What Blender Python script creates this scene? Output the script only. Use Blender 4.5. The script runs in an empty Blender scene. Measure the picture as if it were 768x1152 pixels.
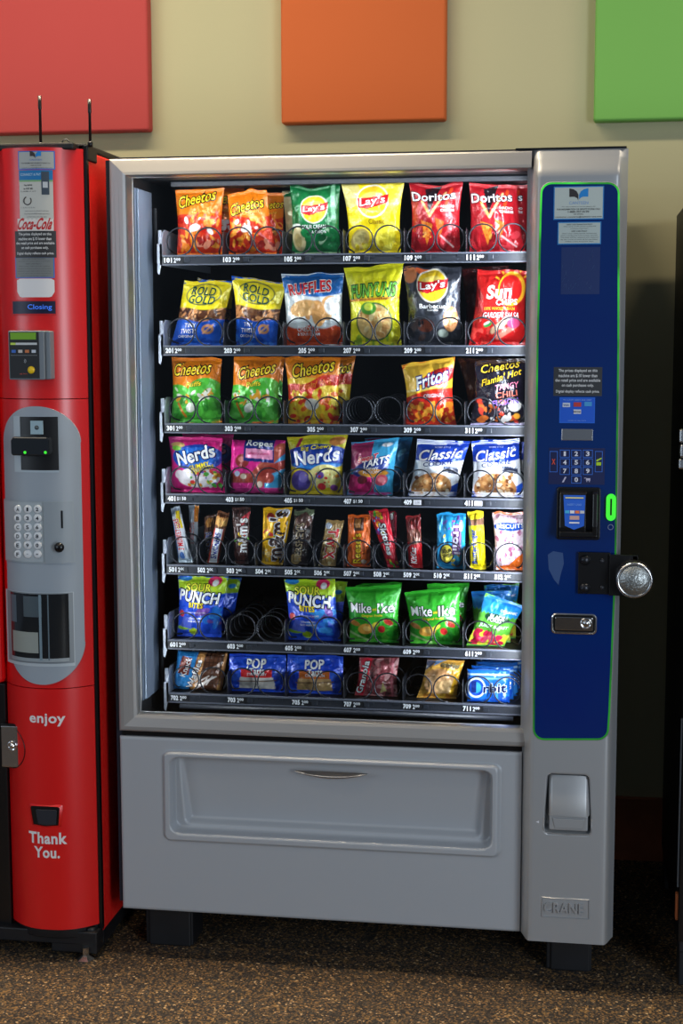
import bpy, math, random
import numpy as np
from mathutils import Matrix, Vector
from math import sin, cos, pi, radians

# ------------------------------------------------------------------ camera, world, lights
SC = bpy.context.scene
COL = SC.collection
FPX, IW, IH = 1690.0, 768.0, 1152.0
CP = np.array([1.04534, -3.28789, 1.44864])
RX = np.array([0.98766729, 0.15656069, -0.00144111])      # camera right
FW = np.array([-0.15567101, 0.98098804, -0.11588357])     # camera forward
DN = np.array([0.0167291, -0.11467875, -0.99326176])      # camera down
cam_d = bpy.data.cameras.new('camera')
cam = bpy.data.objects.new('camera', cam_d); COL.objects.link(cam)
cam.matrix_world = Matrix(((RX[0], -DN[0], -FW[0], CP[0]), (RX[1], -DN[1], -FW[1], CP[1]), (RX[2], -DN[2], -FW[2], CP[2]), (0, 0, 0, 1)))
cam_d.sensor_fit = 'VERTICAL'; cam_d.sensor_height = 36; cam_d.lens = FPX / IH * 36
cam_d.clip_start = 0.05; cam_d.clip_end = 60
SC.camera = cam
vs = SC.view_settings
vs.view_transform = 'Standard'; vs.look = 'None'; vs.gamma = 1; vs.use_curve_mapping = False
vs.exposure = 0.0
world = bpy.data.worlds.new('room_light'); SC.world = world; world.use_nodes = True
world.node_tree.nodes['Background'].inputs[0].default_value = (0.55, 0.68, 0.9, 1)
world.node_tree.nodes['Background'].inputs[1].default_value = 0.16

def area(name, loc, target, sx, sy, power, col):
    l = bpy.data.lights.new(name, 'AREA'); l.shape = 'RECTANGLE'; l.size = sx; l.size_y = sy
    l.energy = power; l.color = col
    o = bpy.data.objects.new(name, l); COL.objects.link(o); o.location = loc
    o.rotation_euler = (Vector(target) - Vector(loc)).to_track_quat('-Z', 'Y').to_euler()
    return o
area('ceiling_lamp', (-0.35, -0.015, 2.95), (-0.35, 0.0, 0), 2.0, 0.12, 25, (1.0, 0.84, 0.62))
area('ceiling_lamp', (2.35, -0.015, 2.95), (2.35, 0.0, 0), 1.2, 0.12, 15, (1.0, 0.84, 0.62))
area('ceiling_lamp', (-0.5, -2.1, 3.0), (-0.2, -1.2, 0), 2.0, 0.5, 9, (1.0, 0.86, 0.66))
for dx_, w_, p_ in ((-0.35, 2.0, 13), (2.35, 1.2, 8)):  # added fill lamps: narrow beams brighten floor and front tops, sparing the wall
    dl_ = area('fill_downlight', (dx_, -0.02, 2.94), (dx_, -0.02, 0), w_, 0.08, p_, (1.0, 0.82, 0.56)); dl_.data.spread = radians(70)
area('window_light', (3.3, -3.6, 1.35), (0.3, 0.0, 1.2), 1.0, 2.0, 72, (0.80, 0.90, 1.0))
area('window_light', (-3.0, -3.4, 1.7), (0.5, 0.0, 1.1), 1.6, 1.6, 30, (0.72, 0.86, 1.0))
LED1 = area('cabinet_led', (0.905, 0.055, 1.2), (0.40, 0.20, 1.2), 0.02, 1.20, 7.0, (0.86, 0.90, 1.0))
LED2 = area('cabinet_led', (0.033, 0.040, 1.2), (0.55, 0.25, 1.2), 0.014, 1.20, 3.2, (0.92, 0.96, 1.0))
LED3 = area('cabinet_led', (0.48, 0.045, 1.800), (0.48, 0.22, 1.4), 0.80, 0.015, 1.6, (0.92, 0.94, 1.0))

# ------------------------------------------------------------------ helpers
def at(px, py, Y=0.0):
    """point of the plane (or surface y = Y(x, z)) seen at a pixel of the photograph"""
    d = FW + RX * ((px - IW / 2) / FPX) + DN * ((py - IH / 2) / FPX)
    y = Y if not callable(Y) else 0.0
    for _ in range(6):
        p = CP + d * ((y - CP[1]) / d[1])
        if not callable(Y): break
        y = Y(p[0], p[2])
    return float(p[0]), float(y), float(p[2])

def lin(c, a=1.0):
    if isinstance(c, str):
        c = tuple(int(c[i:i + 2], 16) for i in (0, 2, 4))
    return tuple(((v / 255) / 12.92 if v / 255 <= 0.04045 else ((v / 255 + 0.055) / 1.055) ** 2.4) for v in c[:3]) + (a,)

def mat(name, col, rough=0.5, metal=0.0, coat=0.0, emis=None, estr=0.0, bump=None, noise=None, spec=0.5):
    m = bpy.data.materials.new(name); m.use_nodes = True
    nt = m.node_tree; b = nt.nodes['Principled BSDF']
    b.inputs['Base Color'].default_value = lin(col); b.inputs['Roughness'].default_value = rough
    b.inputs['Metallic'].default_value = metal; b.inputs['Coat Weight'].default_value = coat
    b.inputs['Specular IOR Level'].default_value = spec
    b.inputs['Coat Roughness'].default_value = 0.08
    if emis: b.inputs['Emission Color'].default_value = lin(emis); b.inputs['Emission Strength'].default_value = estr
    tc = nt.nodes.new('ShaderNodeTexCoord')
    if noise:                                            # (scale, second colour, sharpness)
        n = nt.nodes.new('ShaderNodeTexNoise'); n.inputs['Scale'].default_value = noise[0]; n.inputs['Detail'].default_value = 5
        nt.links.new(tc.outputs['Object'], n.inputs['Vector'])
        r = nt.nodes.new('ShaderNodeValToRGB'); r.color_ramp.elements[0].color = lin(col); r.color_ramp.elements[1].color = lin(noise[1])
        r.color_ramp.elements[0].position = 0.5 - noise[2]; r.color_ramp.elements[1].position = 0.5 + noise[2]
        nt.links.new(n.outputs[0], r.inputs[0]); nt.links.new(r.outputs[0], b.inputs['Base Color'])
    if bump:                                             # (scale, strength, distance)
        n = nt.nodes.new('ShaderNodeTexNoise'); n.inputs['Scale'].default_value = bump[0]; n.inputs['Detail'].default_value = 3
        nt.links.new(tc.outputs['Object'], n.inputs['Vector'])
        bn = nt.nodes.new('ShaderNodeBump'); bn.inputs['Strength'].default_value = bump[1]; bn.inputs['Distance'].default_value = bump[2]
        nt.links.new(n.outputs[0], bn.inputs['Height']); nt.links.new(bn.outputs[0], b.inputs['Normal'])
    return m

def print_mat(name, rough, coat=0.0, bump=None, metal=0.0):
    m = mat(name, 'ffffff', rough, metal, coat, bump=bump)
    a = m.node_tree.nodes.new('ShaderNodeAttribute'); a.attribute_name = 'Col'
    m.node_tree.links.new(a.outputs['Color'], m.node_tree.nodes['Principled BSDF'].inputs['Base Color'])
    return m

M = {}
M['silver'] = mat('silver_paint', (176, 174, 172), 0.38, 0.55, bump=(900, 0.08, 0.0005))
M['panelgrey'] = mat('grey_paint', (178, 182, 187), 0.42, 0.15, bump=(700, 0.08, 0.0005))
M['colgrey'] = mat('column_paint', (172, 174, 176), 0.40, 0.35, bump=(700, 0.08, 0.0005))
M['black'] = mat('black_paint', (16, 17, 20), 0.5, noise=(14, (24, 25, 29), 0.2))
M['blacksoft'] = mat('black_plastic', (14, 14, 16), 0.28)
M['gasket'] = mat('gasket_rubber', (14, 16, 34), 0.6)
M['liner'] = mat('liner_black', (10, 11, 14), 0.55)
M['sideliner'] = mat('liner_panel', (116, 128, 146), 0.45, 0.1)
M['rail'] = mat('rail_plastic', (40, 43, 51), 0.42)
M['raillip'] = mat('rail_lip', (96, 100, 112), 0.35, 0.2)
M['tag'] = mat('tag_plastic', (16, 17, 22), 0.3)
M['button'] = mat('button_plastic', (40, 44, 52), 0.35)
M['wire'] = mat('coil_steel', (52, 54, 60), 0.35, 0.75)
M['steel'] = mat('bright_steel', (205, 205, 205), 0.22, 1.0)
M['chrome'] = mat('chrome', (225, 225, 225), 0.1, 1.0)
M['trayside'] = mat('tray_side_metal', (186, 192, 206), 0.45, 0.4)
M['divider'] = mat('divider_plastic', (30, 32, 38), 0.35)
M['blue'] = mat('blue_panel_gloss', (0, 32, 112), 0.12, coat=0.4, noise=(2.2, (0, 50, 112), 0.3))
M['red'] = mat('red_paint', (224, 13, 17), 0.34, coat=0.25, noise=(1.5, (228, 18, 18), 0.3))
M['red'].node_tree.nodes['Principled BSDF'].inputs['Coat Roughness'].default_value = 0.28; M['red'].node_tree.nodes['Principled BSDF'].inputs['Coat Weight'].default_value = 0.55
M['redside'] = mat('red_side_paint', (242, 12, 14), 0.45, noise=(160, (250, 50, 40), 0.16))
M['greyplate'] = mat('grey_plate_plastic', (158, 168, 178), 0.45)
M['greydark'] = mat('dark_plate_plastic', (120, 128, 136), 0.45)
M['print'] = print_mat('printed_label', 0.45)
M['foil'] = print_mat('printed_foil', 0.24, 0.3, bump=(48, 0.8, 0.006), metal=0.12)
M['plate'] = print_mat('painted_part', 0.4)
M['lens'] = mat('smoky_window', (30, 34, 38), 0.08, coat=0.5)
M['rubber'] = mat('rubber', (12, 12, 14), 0.7)

# glass: a clear sheet that reflects by its angle
m = bpy.data.materials.new('clear_glass'); m.use_nodes = True; nt = m.node_tree
for n in list(nt.nodes): nt.nodes.remove(n)
o = nt.nodes.new('ShaderNodeOutputMaterial'); mx = nt.nodes.new('ShaderNodeMixShader')
tr = nt.nodes.new('ShaderNodeBsdfTransparent'); tr.inputs[0].default_value = (0.96, 0.985, 0.985, 1)
gl = nt.nodes.new('ShaderNodeBsdfGlossy'); gl.inputs['Roughness'].default_value = 0.02
fr = nt.nodes.new('ShaderNodeFresnel'); fr.inputs[0].default_value = 1.35
nt.links.new(fr.outputs[0], mx.inputs[0]); nt.links.new(tr.outputs[0], mx.inputs[1]); nt.links.new(gl.outputs[0], mx.inputs[2]); nt.links.new(mx.outputs[0], o.inputs[0])
M['glass'] = m

# green LED edge: emission with brighter spots where the diodes sit
m = mat('green_led_edge', (30, 120, 40), 0.3); nt = m.node_tree; b = nt.nodes['Principled BSDF']
tc = nt.nodes.new('ShaderNodeTexCoord'); n = nt.nodes.new('ShaderNodeTexNoise'); n.inputs['Scale'].default_value = 9; n.inputs['Detail'].default_value = 2
nt.links.new(tc.outputs['Object'], n.inputs['Vector'])
mr = nt.nodes.new('ShaderNodeMapRange'); mr.inputs[1].default_value = 0.42; mr.inputs[2].default_value = 0.72; mr.inputs[3].default_value = 0.2; mr.inputs[4].default_value = 1.2
nt.links.new(n.outputs[0], mr.inputs[0])
sx = nt.nodes.new('ShaderNodeSeparateXYZ'); nt.links.new(tc.outputs['Object'], sx.inputs[0])
m2 = nt.nodes.new('ShaderNodeMapRange'); m2.inputs[1].default_value = 1.25; m2.inputs[2].default_value = 1.76; m2.inputs[3].default_value = 0.16; m2.inputs[4].default_value = 1.0
nt.links.new(sx.outputs[2], m2.inputs[0])
mu = nt.nodes.new('ShaderNodeMath'); mu.operation = 'MULTIPLY'; nt.links.new(mr.outputs[0], mu.inputs[0]); nt.links.new(m2.outputs[0], mu.inputs[1])
nt.links.new(mu.outputs[0], b.inputs['Emission Strength'])
b.inputs['Emission Color'].default_value = lin((70, 235, 70))
M['led'] = m
M['ledslot'] = mat('green_slot_light', (40, 160, 40), 0.3, emis=(70, 240, 60), estr=0.9)

# floor: speckled brown and black
m = mat('speckled_floor', (60, 45, 30), 0.75); nt = m.node_tree; b = nt.nodes['Principled BSDF']
tc = nt.nodes.new('ShaderNodeTexCoord')
vo = nt.nodes.new('ShaderNodeTexVoronoi'); vo.inputs['Scale'].default_value = 240; nt.links.new(tc.outputs['Object'], vo.inputs['Vector'])
sp = nt.nodes.new('ShaderNodeSeparateColor'); nt.links.new(vo.outputs['Color'], sp.inputs[0])
r = nt.nodes.new('ShaderNodeValToRGB'); r.color_ramp.interpolation = 'CONSTANT'
els = [(0, (20, 18, 18)), (0.36, (52, 44, 36)), (0.58, (102, 78, 48)), (0.77, (140, 106, 60)), (0.88, (66, 60, 54)), (0.975, (196, 164, 120))]
r.color_ramp.elements[0].color = lin(els[0][1]); r.color_ramp.elements[1].position = els[1][0]; r.color_ramp.elements[1].color = lin(els[1][1])
for p_, c_ in els[2:]:
    e = r.color_ramp.elements.new(p_); e.color = lin(c_)
nt.links.new(sp.outputs[0], r.inputs[0]); nt.links.new(r.outputs[0], b.inputs['Base Color'])
bn = nt.nodes.new('ShaderNodeBump'); bn.inputs['Strength'].default_value = 0.4; bn.inputs['Distance'].default_value = 0.003
nt.links.new(sp.outputs[1], bn.inputs['Height']); nt.links.new(bn.outputs[0], b.inputs['Normal'])
M['floor'] = m
M['wall'] = mat('wall_paint', (198, 193, 152), 0.85, bump=(260, 0.15, 0.001), noise=(1.3, (194, 190, 151), 0.3))
M['wood'] = mat('brown_wood_base', (186, 104, 58), 0.5, noise=(9, (150, 80, 42), 0.25))

class MB:
    """collects geometry; build() links it as one mesh object"""
    def __init__(s): s.V = []; s.F = []; s.C = []; s.M = []; s.S = []
    def add(s, vs_, fs, col=(200, 200, 200), mi=0, smooth=False):
        o = len(s.V); s.V += [tuple(v) for v in vs_]
        c = lin(col) if not isinstance(col, list) else None
        s.C += ([c] * len(vs_)) if c else col
        for f in fs: s.F.append([i + o for i in f]); s.M.append(mi); s.S.append(smooth)
    def box(s, a, b, col=(200, 200, 200), mi=0):
        x0, y0, z0 = a; x1, y1, z1 = b
        s.add([(x0, y0, z0), (x1, y0, z0), (x1, y1, z0), (x0, y1, z0), (x0, y0, z1), (x1, y0, z1), (x1, y1, z1), (x0, y1, z1)],
              [(0, 3, 2, 1), (4, 5, 6, 7), (0, 1, 5, 4), (1, 2, 6, 5), (2, 3, 7, 6), (3, 0, 4, 7)], col, mi)
    def prism(s, pts, y0, y1, col=(200, 200, 200), mi=0, smooth=False):
        """outline (x, z) counter-clockwise seen from the front; y0 front (float or surface), y1 back offset"""
        n = len(pts)
        f0 = [(x, (y0(x, z) if callable(y0) else y0), z) for x, z in pts]
        b0 = [(x, ((y0(x, z) + y1) if callable(y0) else y1), z) for x, z in pts]
        s.add(f0 + b0, [list(range(n))] + [list(range(2 * n - 1, n - 1, -1))] + [(i, i + n, (i + 1) % n + n, (i + 1) % n) for i in range(n)], col, mi, smooth)
    def xprism(s, pts, x0, x1, col=(200, 200, 200), mi=0):
        """outline (y, z) swept along x"""
        n = len(pts)
        s.add([(x0, y, z) for y, z in pts] + [(x1, y, z) for y, z in pts],
              [list(range(n))] + [list(range(2 * n - 1, n - 1, -1))] + [(i, i + n, (i + 1) % n + n, (i + 1) % n) for i in range(n)], col, mi)
    def sheet(s, x0, x1, z0, z1, surf, off=0.001, col=(200, 200, 200), mi=0, nx=8, nz=8):
        """a printed sheet that follows the surface y = surf(x, z)"""
        vs_ = []; fs = []
        for j in range(nz + 1):
            for i in range(nx + 1):
                x = x0 + (x1 - x0) * i / nx; z = z0 + (z1 - z0) * j / nz
                vs_.append((x, surf(x, z) - off, z))
        for j in range(nz):
            for i in range(nx):
                a = j * (nx + 1) + i; fs.append((a, a + 1, a + nx + 2, a + nx + 1))
        s.add(vs_, fs, col, mi, True)
    def tube(s, pts, r, n=8, col=(200, 200, 200), mi=0, closed=False):
        P = [np.array(p, float) for p in pts]; m_ = len(P); vs_ = []; up = None
        for i in range(m_):
            t = P[(i + 1) % m_ if closed else min(i + 1, m_ - 1)] - P[(i - 1) % m_ if closed else max(i - 1, 0)]
            t /= (np.linalg.norm(t) + 1e-12)
            if up is None: up = np.array((0, 0, 1.)) if abs(t[2]) < 0.9 else np.array((1., 0, 0))
            a = np.cross(t, up); a /= np.linalg.norm(a); bb = np.cross(a, t); up = bb
            rr = r[i] if isinstance(r, (list, tuple)) else r
            for k in range(n):
                w = 2 * pi * k / n; vs_.append(tuple(P[i] + rr * (a * cos(w) + bb * sin(w))))
        fs = []
        for i in range(m_ if closed else m_ - 1):
            for k in range(n):
                fs.append((i * n + k, i * n + (k + 1) % n, ((i + 1) % m_) * n + (k + 1) % n, ((i + 1) % m_) * n + k))
        if not closed: fs += [list(range(n))[::-1], list(range((m_ - 1) * n, m_ * n))]
        s.add(vs_, fs, col, mi, True)
    def lathe(s, c, prof, axis='y', n=28, col=(200, 200, 200), mi=0, smooth=True):
        """profile (radius, along) turned about an axis through c; along y is towards the wall"""
        vs_ = []
        for r, h in prof:
            for k in range(n):
                w = 2 * pi * k / n; a, b = r * cos(w), r * sin(w)
                vs_.append({'y': (c[0] + a, c[1] + h, c[2] + b), 'z': (c[0] + a, c[1] + b, c[2] + h), 'x': (c[0] + h, c[1] + a, c[2] + b)}[axis])
        m_ = len(prof)
        fs = [(i * n + k, (i + 1) * n + k, (i + 1) * n + (k + 1) % n, i * n + (k + 1) % n) for i in range(m_ - 1) for k in range(n)]
        fs += [list(range(n)), list(range((m_ - 1) * n, m_ * n))[::-1]]
        s.add(vs_, fs, col, mi, smooth)
    def text(s, body, cx, cz, w, h, surf, off, col, rot=0.0, shear=0.0, bold=0.0, mi=0, arch=0.0):
        """flat lettering laid on a surface; w, h are the size of the whole word in metres"""
        v, t = text2d(body, bold)
        ca, sa = cos(rot), sin(rot); vs_ = []
        for x, y in v:
            X = x * w + shear * y * h; Y = y * h - arch * h * (2 * x) ** 2
            qx, qz = cx + X * ca - Y * sa, cz + X * sa + Y * ca
            vs_.append((qx, (surf(qx, qz) if callable(surf) else surf) - off, qz))
        s.add(vs_, t, col, mi)
    def build(s, name, mats, parent=None, origin=None, bevel=0.0, seg=2):
        me = bpy.data.meshes.new(name)
        ox, oy, oz = origin or (0, 0, 0)
        me.from_pydata([(x - ox, y - oy, z - oz) for x, y, z in s.V], [], s.F)
        for k in (mats if isinstance(mats, (list, tuple)) else [mats]): me.materials.append(M[k])
        me.polygons.foreach_set('material_index', s.M); me.polygons.foreach_set('use_smooth', s.S)
        ca = me.color_attributes.new('Col', 'FLOAT_COLOR', 'POINT')
        ca.data.foreach_set('color', np.array(s.C, dtype=np.float32).ravel())
        me.validate(); me.update()
        ob = bpy.data.objects.new(name, me); COL.objects.link(ob)
        ob.location = (ox, oy, oz)
        if parent:
            ob.parent = parent; ob.matrix_parent_inverse = WORLD[parent.name].inverted()
        WORLD[ob.name] = Matrix.Translation((ox, oy, oz))
        if bevel:
            bm_ = ob.modifiers.new('bevel', 'BEVEL'); bm_.width = bevel; bm_.segments = seg; bm_.limit_method = 'ANGLE'; bm_.angle_limit = radians(35)
        return ob
WORLD = {}
def empty(name, loc):
    o = bpy.data.objects.new(name, None); COL.objects.link(o); o.location = loc; o.empty_display_size = 0.05
    WORLD[o.name] = Matrix.Translation(loc); return o
def tag(o, label=None, cat=None, group=None, kind=None):
    if label: o['label'] = label
    if cat: o['category'] = cat
    if group: o['group'] = group
    if kind: o['kind'] = kind
    return o

_TC = {}; _BB = {}
def text2d(body, bold=0.0, base=None):
    k = (body, bold, base)
    if k in _TC: return _TC[k]
    cu = bpy.data.curves.new('t', 'FONT'); cu.body = body; cu.size = 1; cu.offset = bold; cu.resolution_u = 3; cu.align_x = 'CENTER'; cu.space_character = 1.0 + 2.2 * (bold if base is None else base)
    ob = bpy.data.objects.new('t', cu); COL.objects.link(ob)
    dg = bpy.context.evaluated_depsgraph_get(); me = bpy.data.meshes.new_from_object(ob.evaluated_get(dg))
    me.calc_loop_triangles()
    v = np.array([(p.co.x, p.co.y) for p in me.vertices]) if len(me.vertices) else np.zeros((1, 2))
    lo, hi = v.min(0), v.max(0)
    if base is None: _BB[(body, bold)] = (lo, hi)
    else:
        text2d(body, base); lo, hi = _BB[(body, base)]
    v = (v - (lo + hi) / 2) / np.maximum(hi - lo, 1e-6)
    t = []
    for q in me.loop_triangles:
        a, b, c = q.vertices
        t.append((a, b, c) if np.cross(v[b] - v[a], v[c] - v[a]) > 0 else (a, c, b))
    bpy.data.objects.remove(ob); bpy.data.meshes.remove(me); bpy.data.curves.remove(cu)
    _TC[k] = ([(float(a), float(b)) for a, b in v], t); return _TC[k]

def rrect(x0, x1, z0, z1, r, n=6):
    """rounded rectangle, counter-clockwise seen from the front"""
    P = []
    for cx, cz, a in ((x1 - r, z0 + r, -90), (x1 - r, z1 - r, 0), (x0 + r, z1 - r, 90), (x0 + r, z0 + r, 180)):
        for k in range(n + 1):
            w = radians(a + 90 * k / n); P.append((cx + r * cos(w), cz + r * sin(w)))
    return P
def pxrect(x0, y0, x1, y1, surf):
    a = at(x0, y0, surf); b = at(x1, y1, surf); c = at(x0, y1, surf); d = at(x1, y0, surf)
    return (a[0] + c[0]) / 2, (b[0] + d[0]) / 2, (b[2] + c[2]) / 2, (a[2] + d[2]) / 2
def ring(mb, outer, inner, yo, yi, mi=0, col=(200, 200, 200)):
    n = len(outer)
    mb.add([(x, yo if not callable(yo) else yo(x, z), z) for x, z in outer] + [(x, yi if not callable(yi) else yi(x, z), z) for x, z in inner],
           [(i, (i + 1) % n, (i + 1) % n + n, i + n) for i in range(n)], col, mi, True)
def sst(a, b, x):
    t = min(1, max(0, (x - a) / (b - a))); return t * t * (3 - 2 * t)
def sdrr(x, z, x0, x1, z0, z1, r):
    """signed distance to a rounded rectangle (negative inside)"""
    cx, cz = (x0 + x1) / 2, (z0 + z1) / 2
    qx, qz = abs(x - cx) - (x1 - x0) / 2 + r, abs(z - cz) - (z1 - z0) / 2 + r
    return math.hypot(max(qx, 0), max(qz, 0)) + min(max(qx, qz), 0) - r
def field(mb, xs, zs, fn, back, mi=0):
    """height field y = fn(x, z) over a grid with a rim back to y = back"""
    nx, nz = len(xs), len(zs)
    v = [(x, fn(x, z), z) for z in zs for x in xs]
    f = [(j * nx + i, j * nx + i + 1, (j + 1) * nx + i + 1, (j + 1) * nx + i) for j in range(nz - 1) for i in range(nx - 1)]
    mb.add(v, f, (200, 200, 200), mi, True)
    loop = [i for i in range(nx)] + [j * nx + nx - 1 for j in range(1, nz)] + [(nz - 1) * nx + i for i in range(nx - 2, -1, -1)] + [j * nx for j in range(nz - 2, 0, -1)]
    rim = [v[i] for i in loop]; n = len(rim)
    mb.add(rim + [(x, back, z) for x, y, z in rim], [(i, i + n, (i + 1) % n + n, (i + 1) % n) for i in range(n)], (200, 200, 200), mi)
def lsp(a, b, n): return [float(q) for q in np.linspace(a, b, n)]

# ------------------------------------------------------------------ the room
WY = 0.84
b = MB(); b.add([(-4, -6, 0), (5, -6, 0), (5, WY, 0), (-4, WY, 0)], [(0, 1, 2, 3)])
tag(b.build('floor', 'floor'), kind='structure')
b = MB(); b.box((-4, WY, 0), (5, WY + 0.1, 3.2))
tag(b.build('wall_back', 'wall'), kind='structure')
b = MB(); b.box((-4, WY - 0.014, 0.0), (5, WY, 0.172)); b.box((-4, WY - 0.018, 0.172), (5, WY, 0.180))
tag(b.build('baseboard_back', 'wood', bevel=0.002), kind='structure')

# coloured canvas panels on the wall
def canvas(x0, x1, z0, z1, col, side, label):
    m_ = mat('canvas_paint', col, 0.7, bump=(500, 0.2, 0.0006), noise=(1.2, side, 0.4)); M['cv'] = m_
    b = MB(); b.box((x0, WY - 0.045, z0), (x1, WY - 0.001, z1))
    tag(b.build('wall_panel', 'cv', origin=((x0 + x1) / 2, WY, z0), bevel=0.008, seg=4), label, 'wall art', 'coloured square panels hung on the wall')
yc = WY - 0.045
xr, _, zr = at(167.5, 147, yc); canvas(xr - 0.475, xr, zr, zr + 0.475, (192, 70, 66), (186, 62, 60), 'square red panel hung on the wall above the red machine')
xo, _, zo = at(316, 139.5, yc); xo2, _, _ = at(501, 138, yc); canvas(xo, xo2, zo, zo + (xo2 - xo) * 1.02, (210, 102, 40), (204, 96, 36), 'square orange panel hung on the wall above the glass front')
xg, _, zg = at(667.5, 136.5, yc); canvas(xg, xg + 0.475, zg, zg + 0.475, (128, 194, 92), (120, 188, 86), 'square green panel hung on the wall above the blue control panel')

# ------------------------------------------------------------------ the grey vending machine
VM = empty('vending_machine', (0.565, 0.4, 0.0))
tag(VM, 'tall grey glass-front snack vending machine with dark blue control panel', 'vending machine')
ZT, ZB, XR = 1.843, 0.11, 1.137
b = MB()
b.box((-0.012, 0.03, ZB + 0.01), (0.010, 0.77, ZT)); b.box((1.105, 0.03, ZB + 0.01), (XR - 0.004, 0.77, ZT))
b.box((0.010, 0.03, 1.818), (1.105, 0.77, ZT)); b.box((0.010, 0.06, ZB + 0.01), (1.105, 0.77, 0.36)); b.box((0.010, 0.75, 0.36), (1.105, 0.77, 1.818))
b.build('cabinet', 'black', VM)
b = MB()
b.box((-0.010, 0.010, ZB + 0.015), (0.012, 0.031, ZT - 0.003)); b.box((0.012, 0.010, 1.822), (XR - 0.006, 0.031, ZT + 0.003))
b.build('door_gasket', 'gasket', VM)
b = MB()                                                     # inner liner of the lit compartment
b.box((0.036, 0.05, 0.545), (0.040, 0.749, 1.817)); b.box((0.966, 0.05, 0.545), (0.970, 0.749, 1.817))
b.box((0.036, 0.05, 1.808), (0.970, 0.749, 1.812)); b.box((0.036, 0.05, 0.540), (0.970, 0.749, 0.545)); b.box((0.036, 0.73, 0.545), (0.970, 0.735, 1.808))
b.build('inner_liner', 'liner', VM)
b = MB()
b.box((0.040, 0.056, 0.598), (0.0415, 0.175, 1.785)); b.xprism([(0.066, 0.60), (0.175, 0.60), (0.175, 1.783), (0.066, 1.783)], 0.0415, 0.0475)
for k in range(26): b.box((0.0405, 0.60, 0.66 + k * 0.04), (0.0425, 0.61, 0.672 + k * 0.04))
b.build('side_liner', 'sideliner', VM, bevel=0.002)
for z0_, z1_ in ((1.62, 1.75), (0.60, 0.70)):
    b = MB(); b.box((0.0475, 0.183, z0_), (0.056, 0.196, z1_)); b.build('liner_bracket', 'black', VM, bevel=0.002)
b = MB(); b.box((0.10, 0.155, 1.797), (0.955, 0.24, 1.806)); b.box((0.10, 0.150, 1.794), (0.955, 0.156, 1.806))
b.build('top_rail', 'rail', VM, bevel=0.002)
b = MB(); b.box((0.06, 0.045, 0.556), (0.955, 0.10, 0.562), mi=0)
b.tube([(0.115, 0.115, 0.574), (0.905, 0.115, 0.574)], 0.006, mi=1)
b.build('chute_edge', ['blacksoft', 'rail'], VM)

# door frame: mitred profile loops
gx0, gx1, gz0, gz1 = 0.044, 0.935, 0.580, 1.8035
ox0, ox1, oz0, oz1 = 0.0, 0.935, 0.5400, 1.8425
b = MB()
def loop(t, y, yb):                                             # t 0 outer .. 1 inner
    x0 = ox0 + (gx0 - ox0) * t; z0 = oz0 + (gz0 - oz0) * t; z1 = oz1 + (gz1 - oz1) * t
    return [(x0, yb, z0), (ox1, yb, z0), (ox1, y, z1), (x0, y, z1)]
prof = [(0, 0.028), (0, 0.006), (0.04, 0.000), (0.12, -0.002), (0.30, -0.005), (0.55, -0.009), (0.80, -0.013), (0.95, -0.014), (1.0, -0.010), (1.0, 0.034)]
profb = [0.028, 0.002, -0.003, -0.005, -0.005, -0.002, 0.001, 0.004, 0.008, 0.034]
L = [loop(p[0], p[1], q) for p, q in zip(prof, profb)]
for a_, c_ in zip(L[:-1], L[1:]):
    for i in (0, 2, 3):
        j = (i + 1) % 4; b.add([a_[i], a_[j], c_[j], c_[i]], [(0, 1, 2, 3)])
b.build('door_frame', 'silver', VM)
b = MB()                                                     # small maker's script on the frame corner
b.text('Glass Products', *[at(152, 188, 0)[k] for k in (0, 2)], 0.062, 0.009, -0.0006, 0.0008, (120, 112, 100), shear=0.25)
b.build('frame_script', 'print', VM)
b = MB(); b.box((0.040, 0.022, 0.574), (0.94, 0.026, 1.808))
b.build('glass_pane', 'glass', VM)
b = MB(); b.box((0.004, 0.008, 0.528), (0.935, 0.03, 0.545)); b.build('door_gap', 'blacksoft', VM)

# lower front panel with the delivery pocket
PY = 0.0
bx0, bx1, bz0, bz1 = pxrect(185, 846, 562, 963, 0.0)
bz0 = (at(185, 944, 0)[2] + at(562, 965, 0)[2]) / 2; bz1 = (at(185, 843, 0)[2] + at(562, 861, 0)[2]) / 2
kx0, kx1 = bx0 + 0.016, bx1 - 0.017; kz0, kz1 = bz0 + 0.020, bz1 - 0.013
def front(x, z):
    y = PY
    d = sdrr(x, z, bx0, bx1, bz0, bz1, 0.016)
    y -= 0.011 * sst(0.001, -0.005, d)                       # raised bezel
    d2 = sdrr(x, z, kx0, kx1, kz0, kz1, 0.022)
    y += 0.036 * sst(0.001, -0.006, d2)                      # pocket
    u = (z - kz0) / (kz1 - kz0)
    wl = 0.030 - 0.018 * u
    d3 = sdrr(x, z, kx0 + wl, kx1 - wl, kz0 + 0.014, kz1 + 0.04, 0.012)
    y += 0.024 * (1 - 0.8 * u) * sst(0.003, -0.012, d3) * sst(1.02, 0.9, u)
    e = min(x - 0.0, z - ZB, 0.527 - z)
    y += 0.004 * sst(0.004, 0.0, e)
    return y
def dense(a, b, pts, n, w=0.014, k=9):
    s_ = set(lsp(a, b, n))
    for p in pts: s_ |= {q for q in lsp(p - w, p + w, k) if a < q < b}
    L_ = []
    for q in sorted(s_):
        if not L_ or q - L_[-1] > 0.0007: L_.append(q)
    return L_
xs = dense(0.0, 0.930, [bx0, kx0, bx1, kx1, kx0 + 0.02, kx1 - 0.02, kx0 + 0.034, kx1 - 0.034, 0.004], 60)
zs = dense(ZB, 0.527, [bz0, bz1, kz0, kz1, kz0 + 0.014, ZB + 0.004, 0.523], 46)
b = MB(); field(b, xs, zs, front, 0.03)
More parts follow.
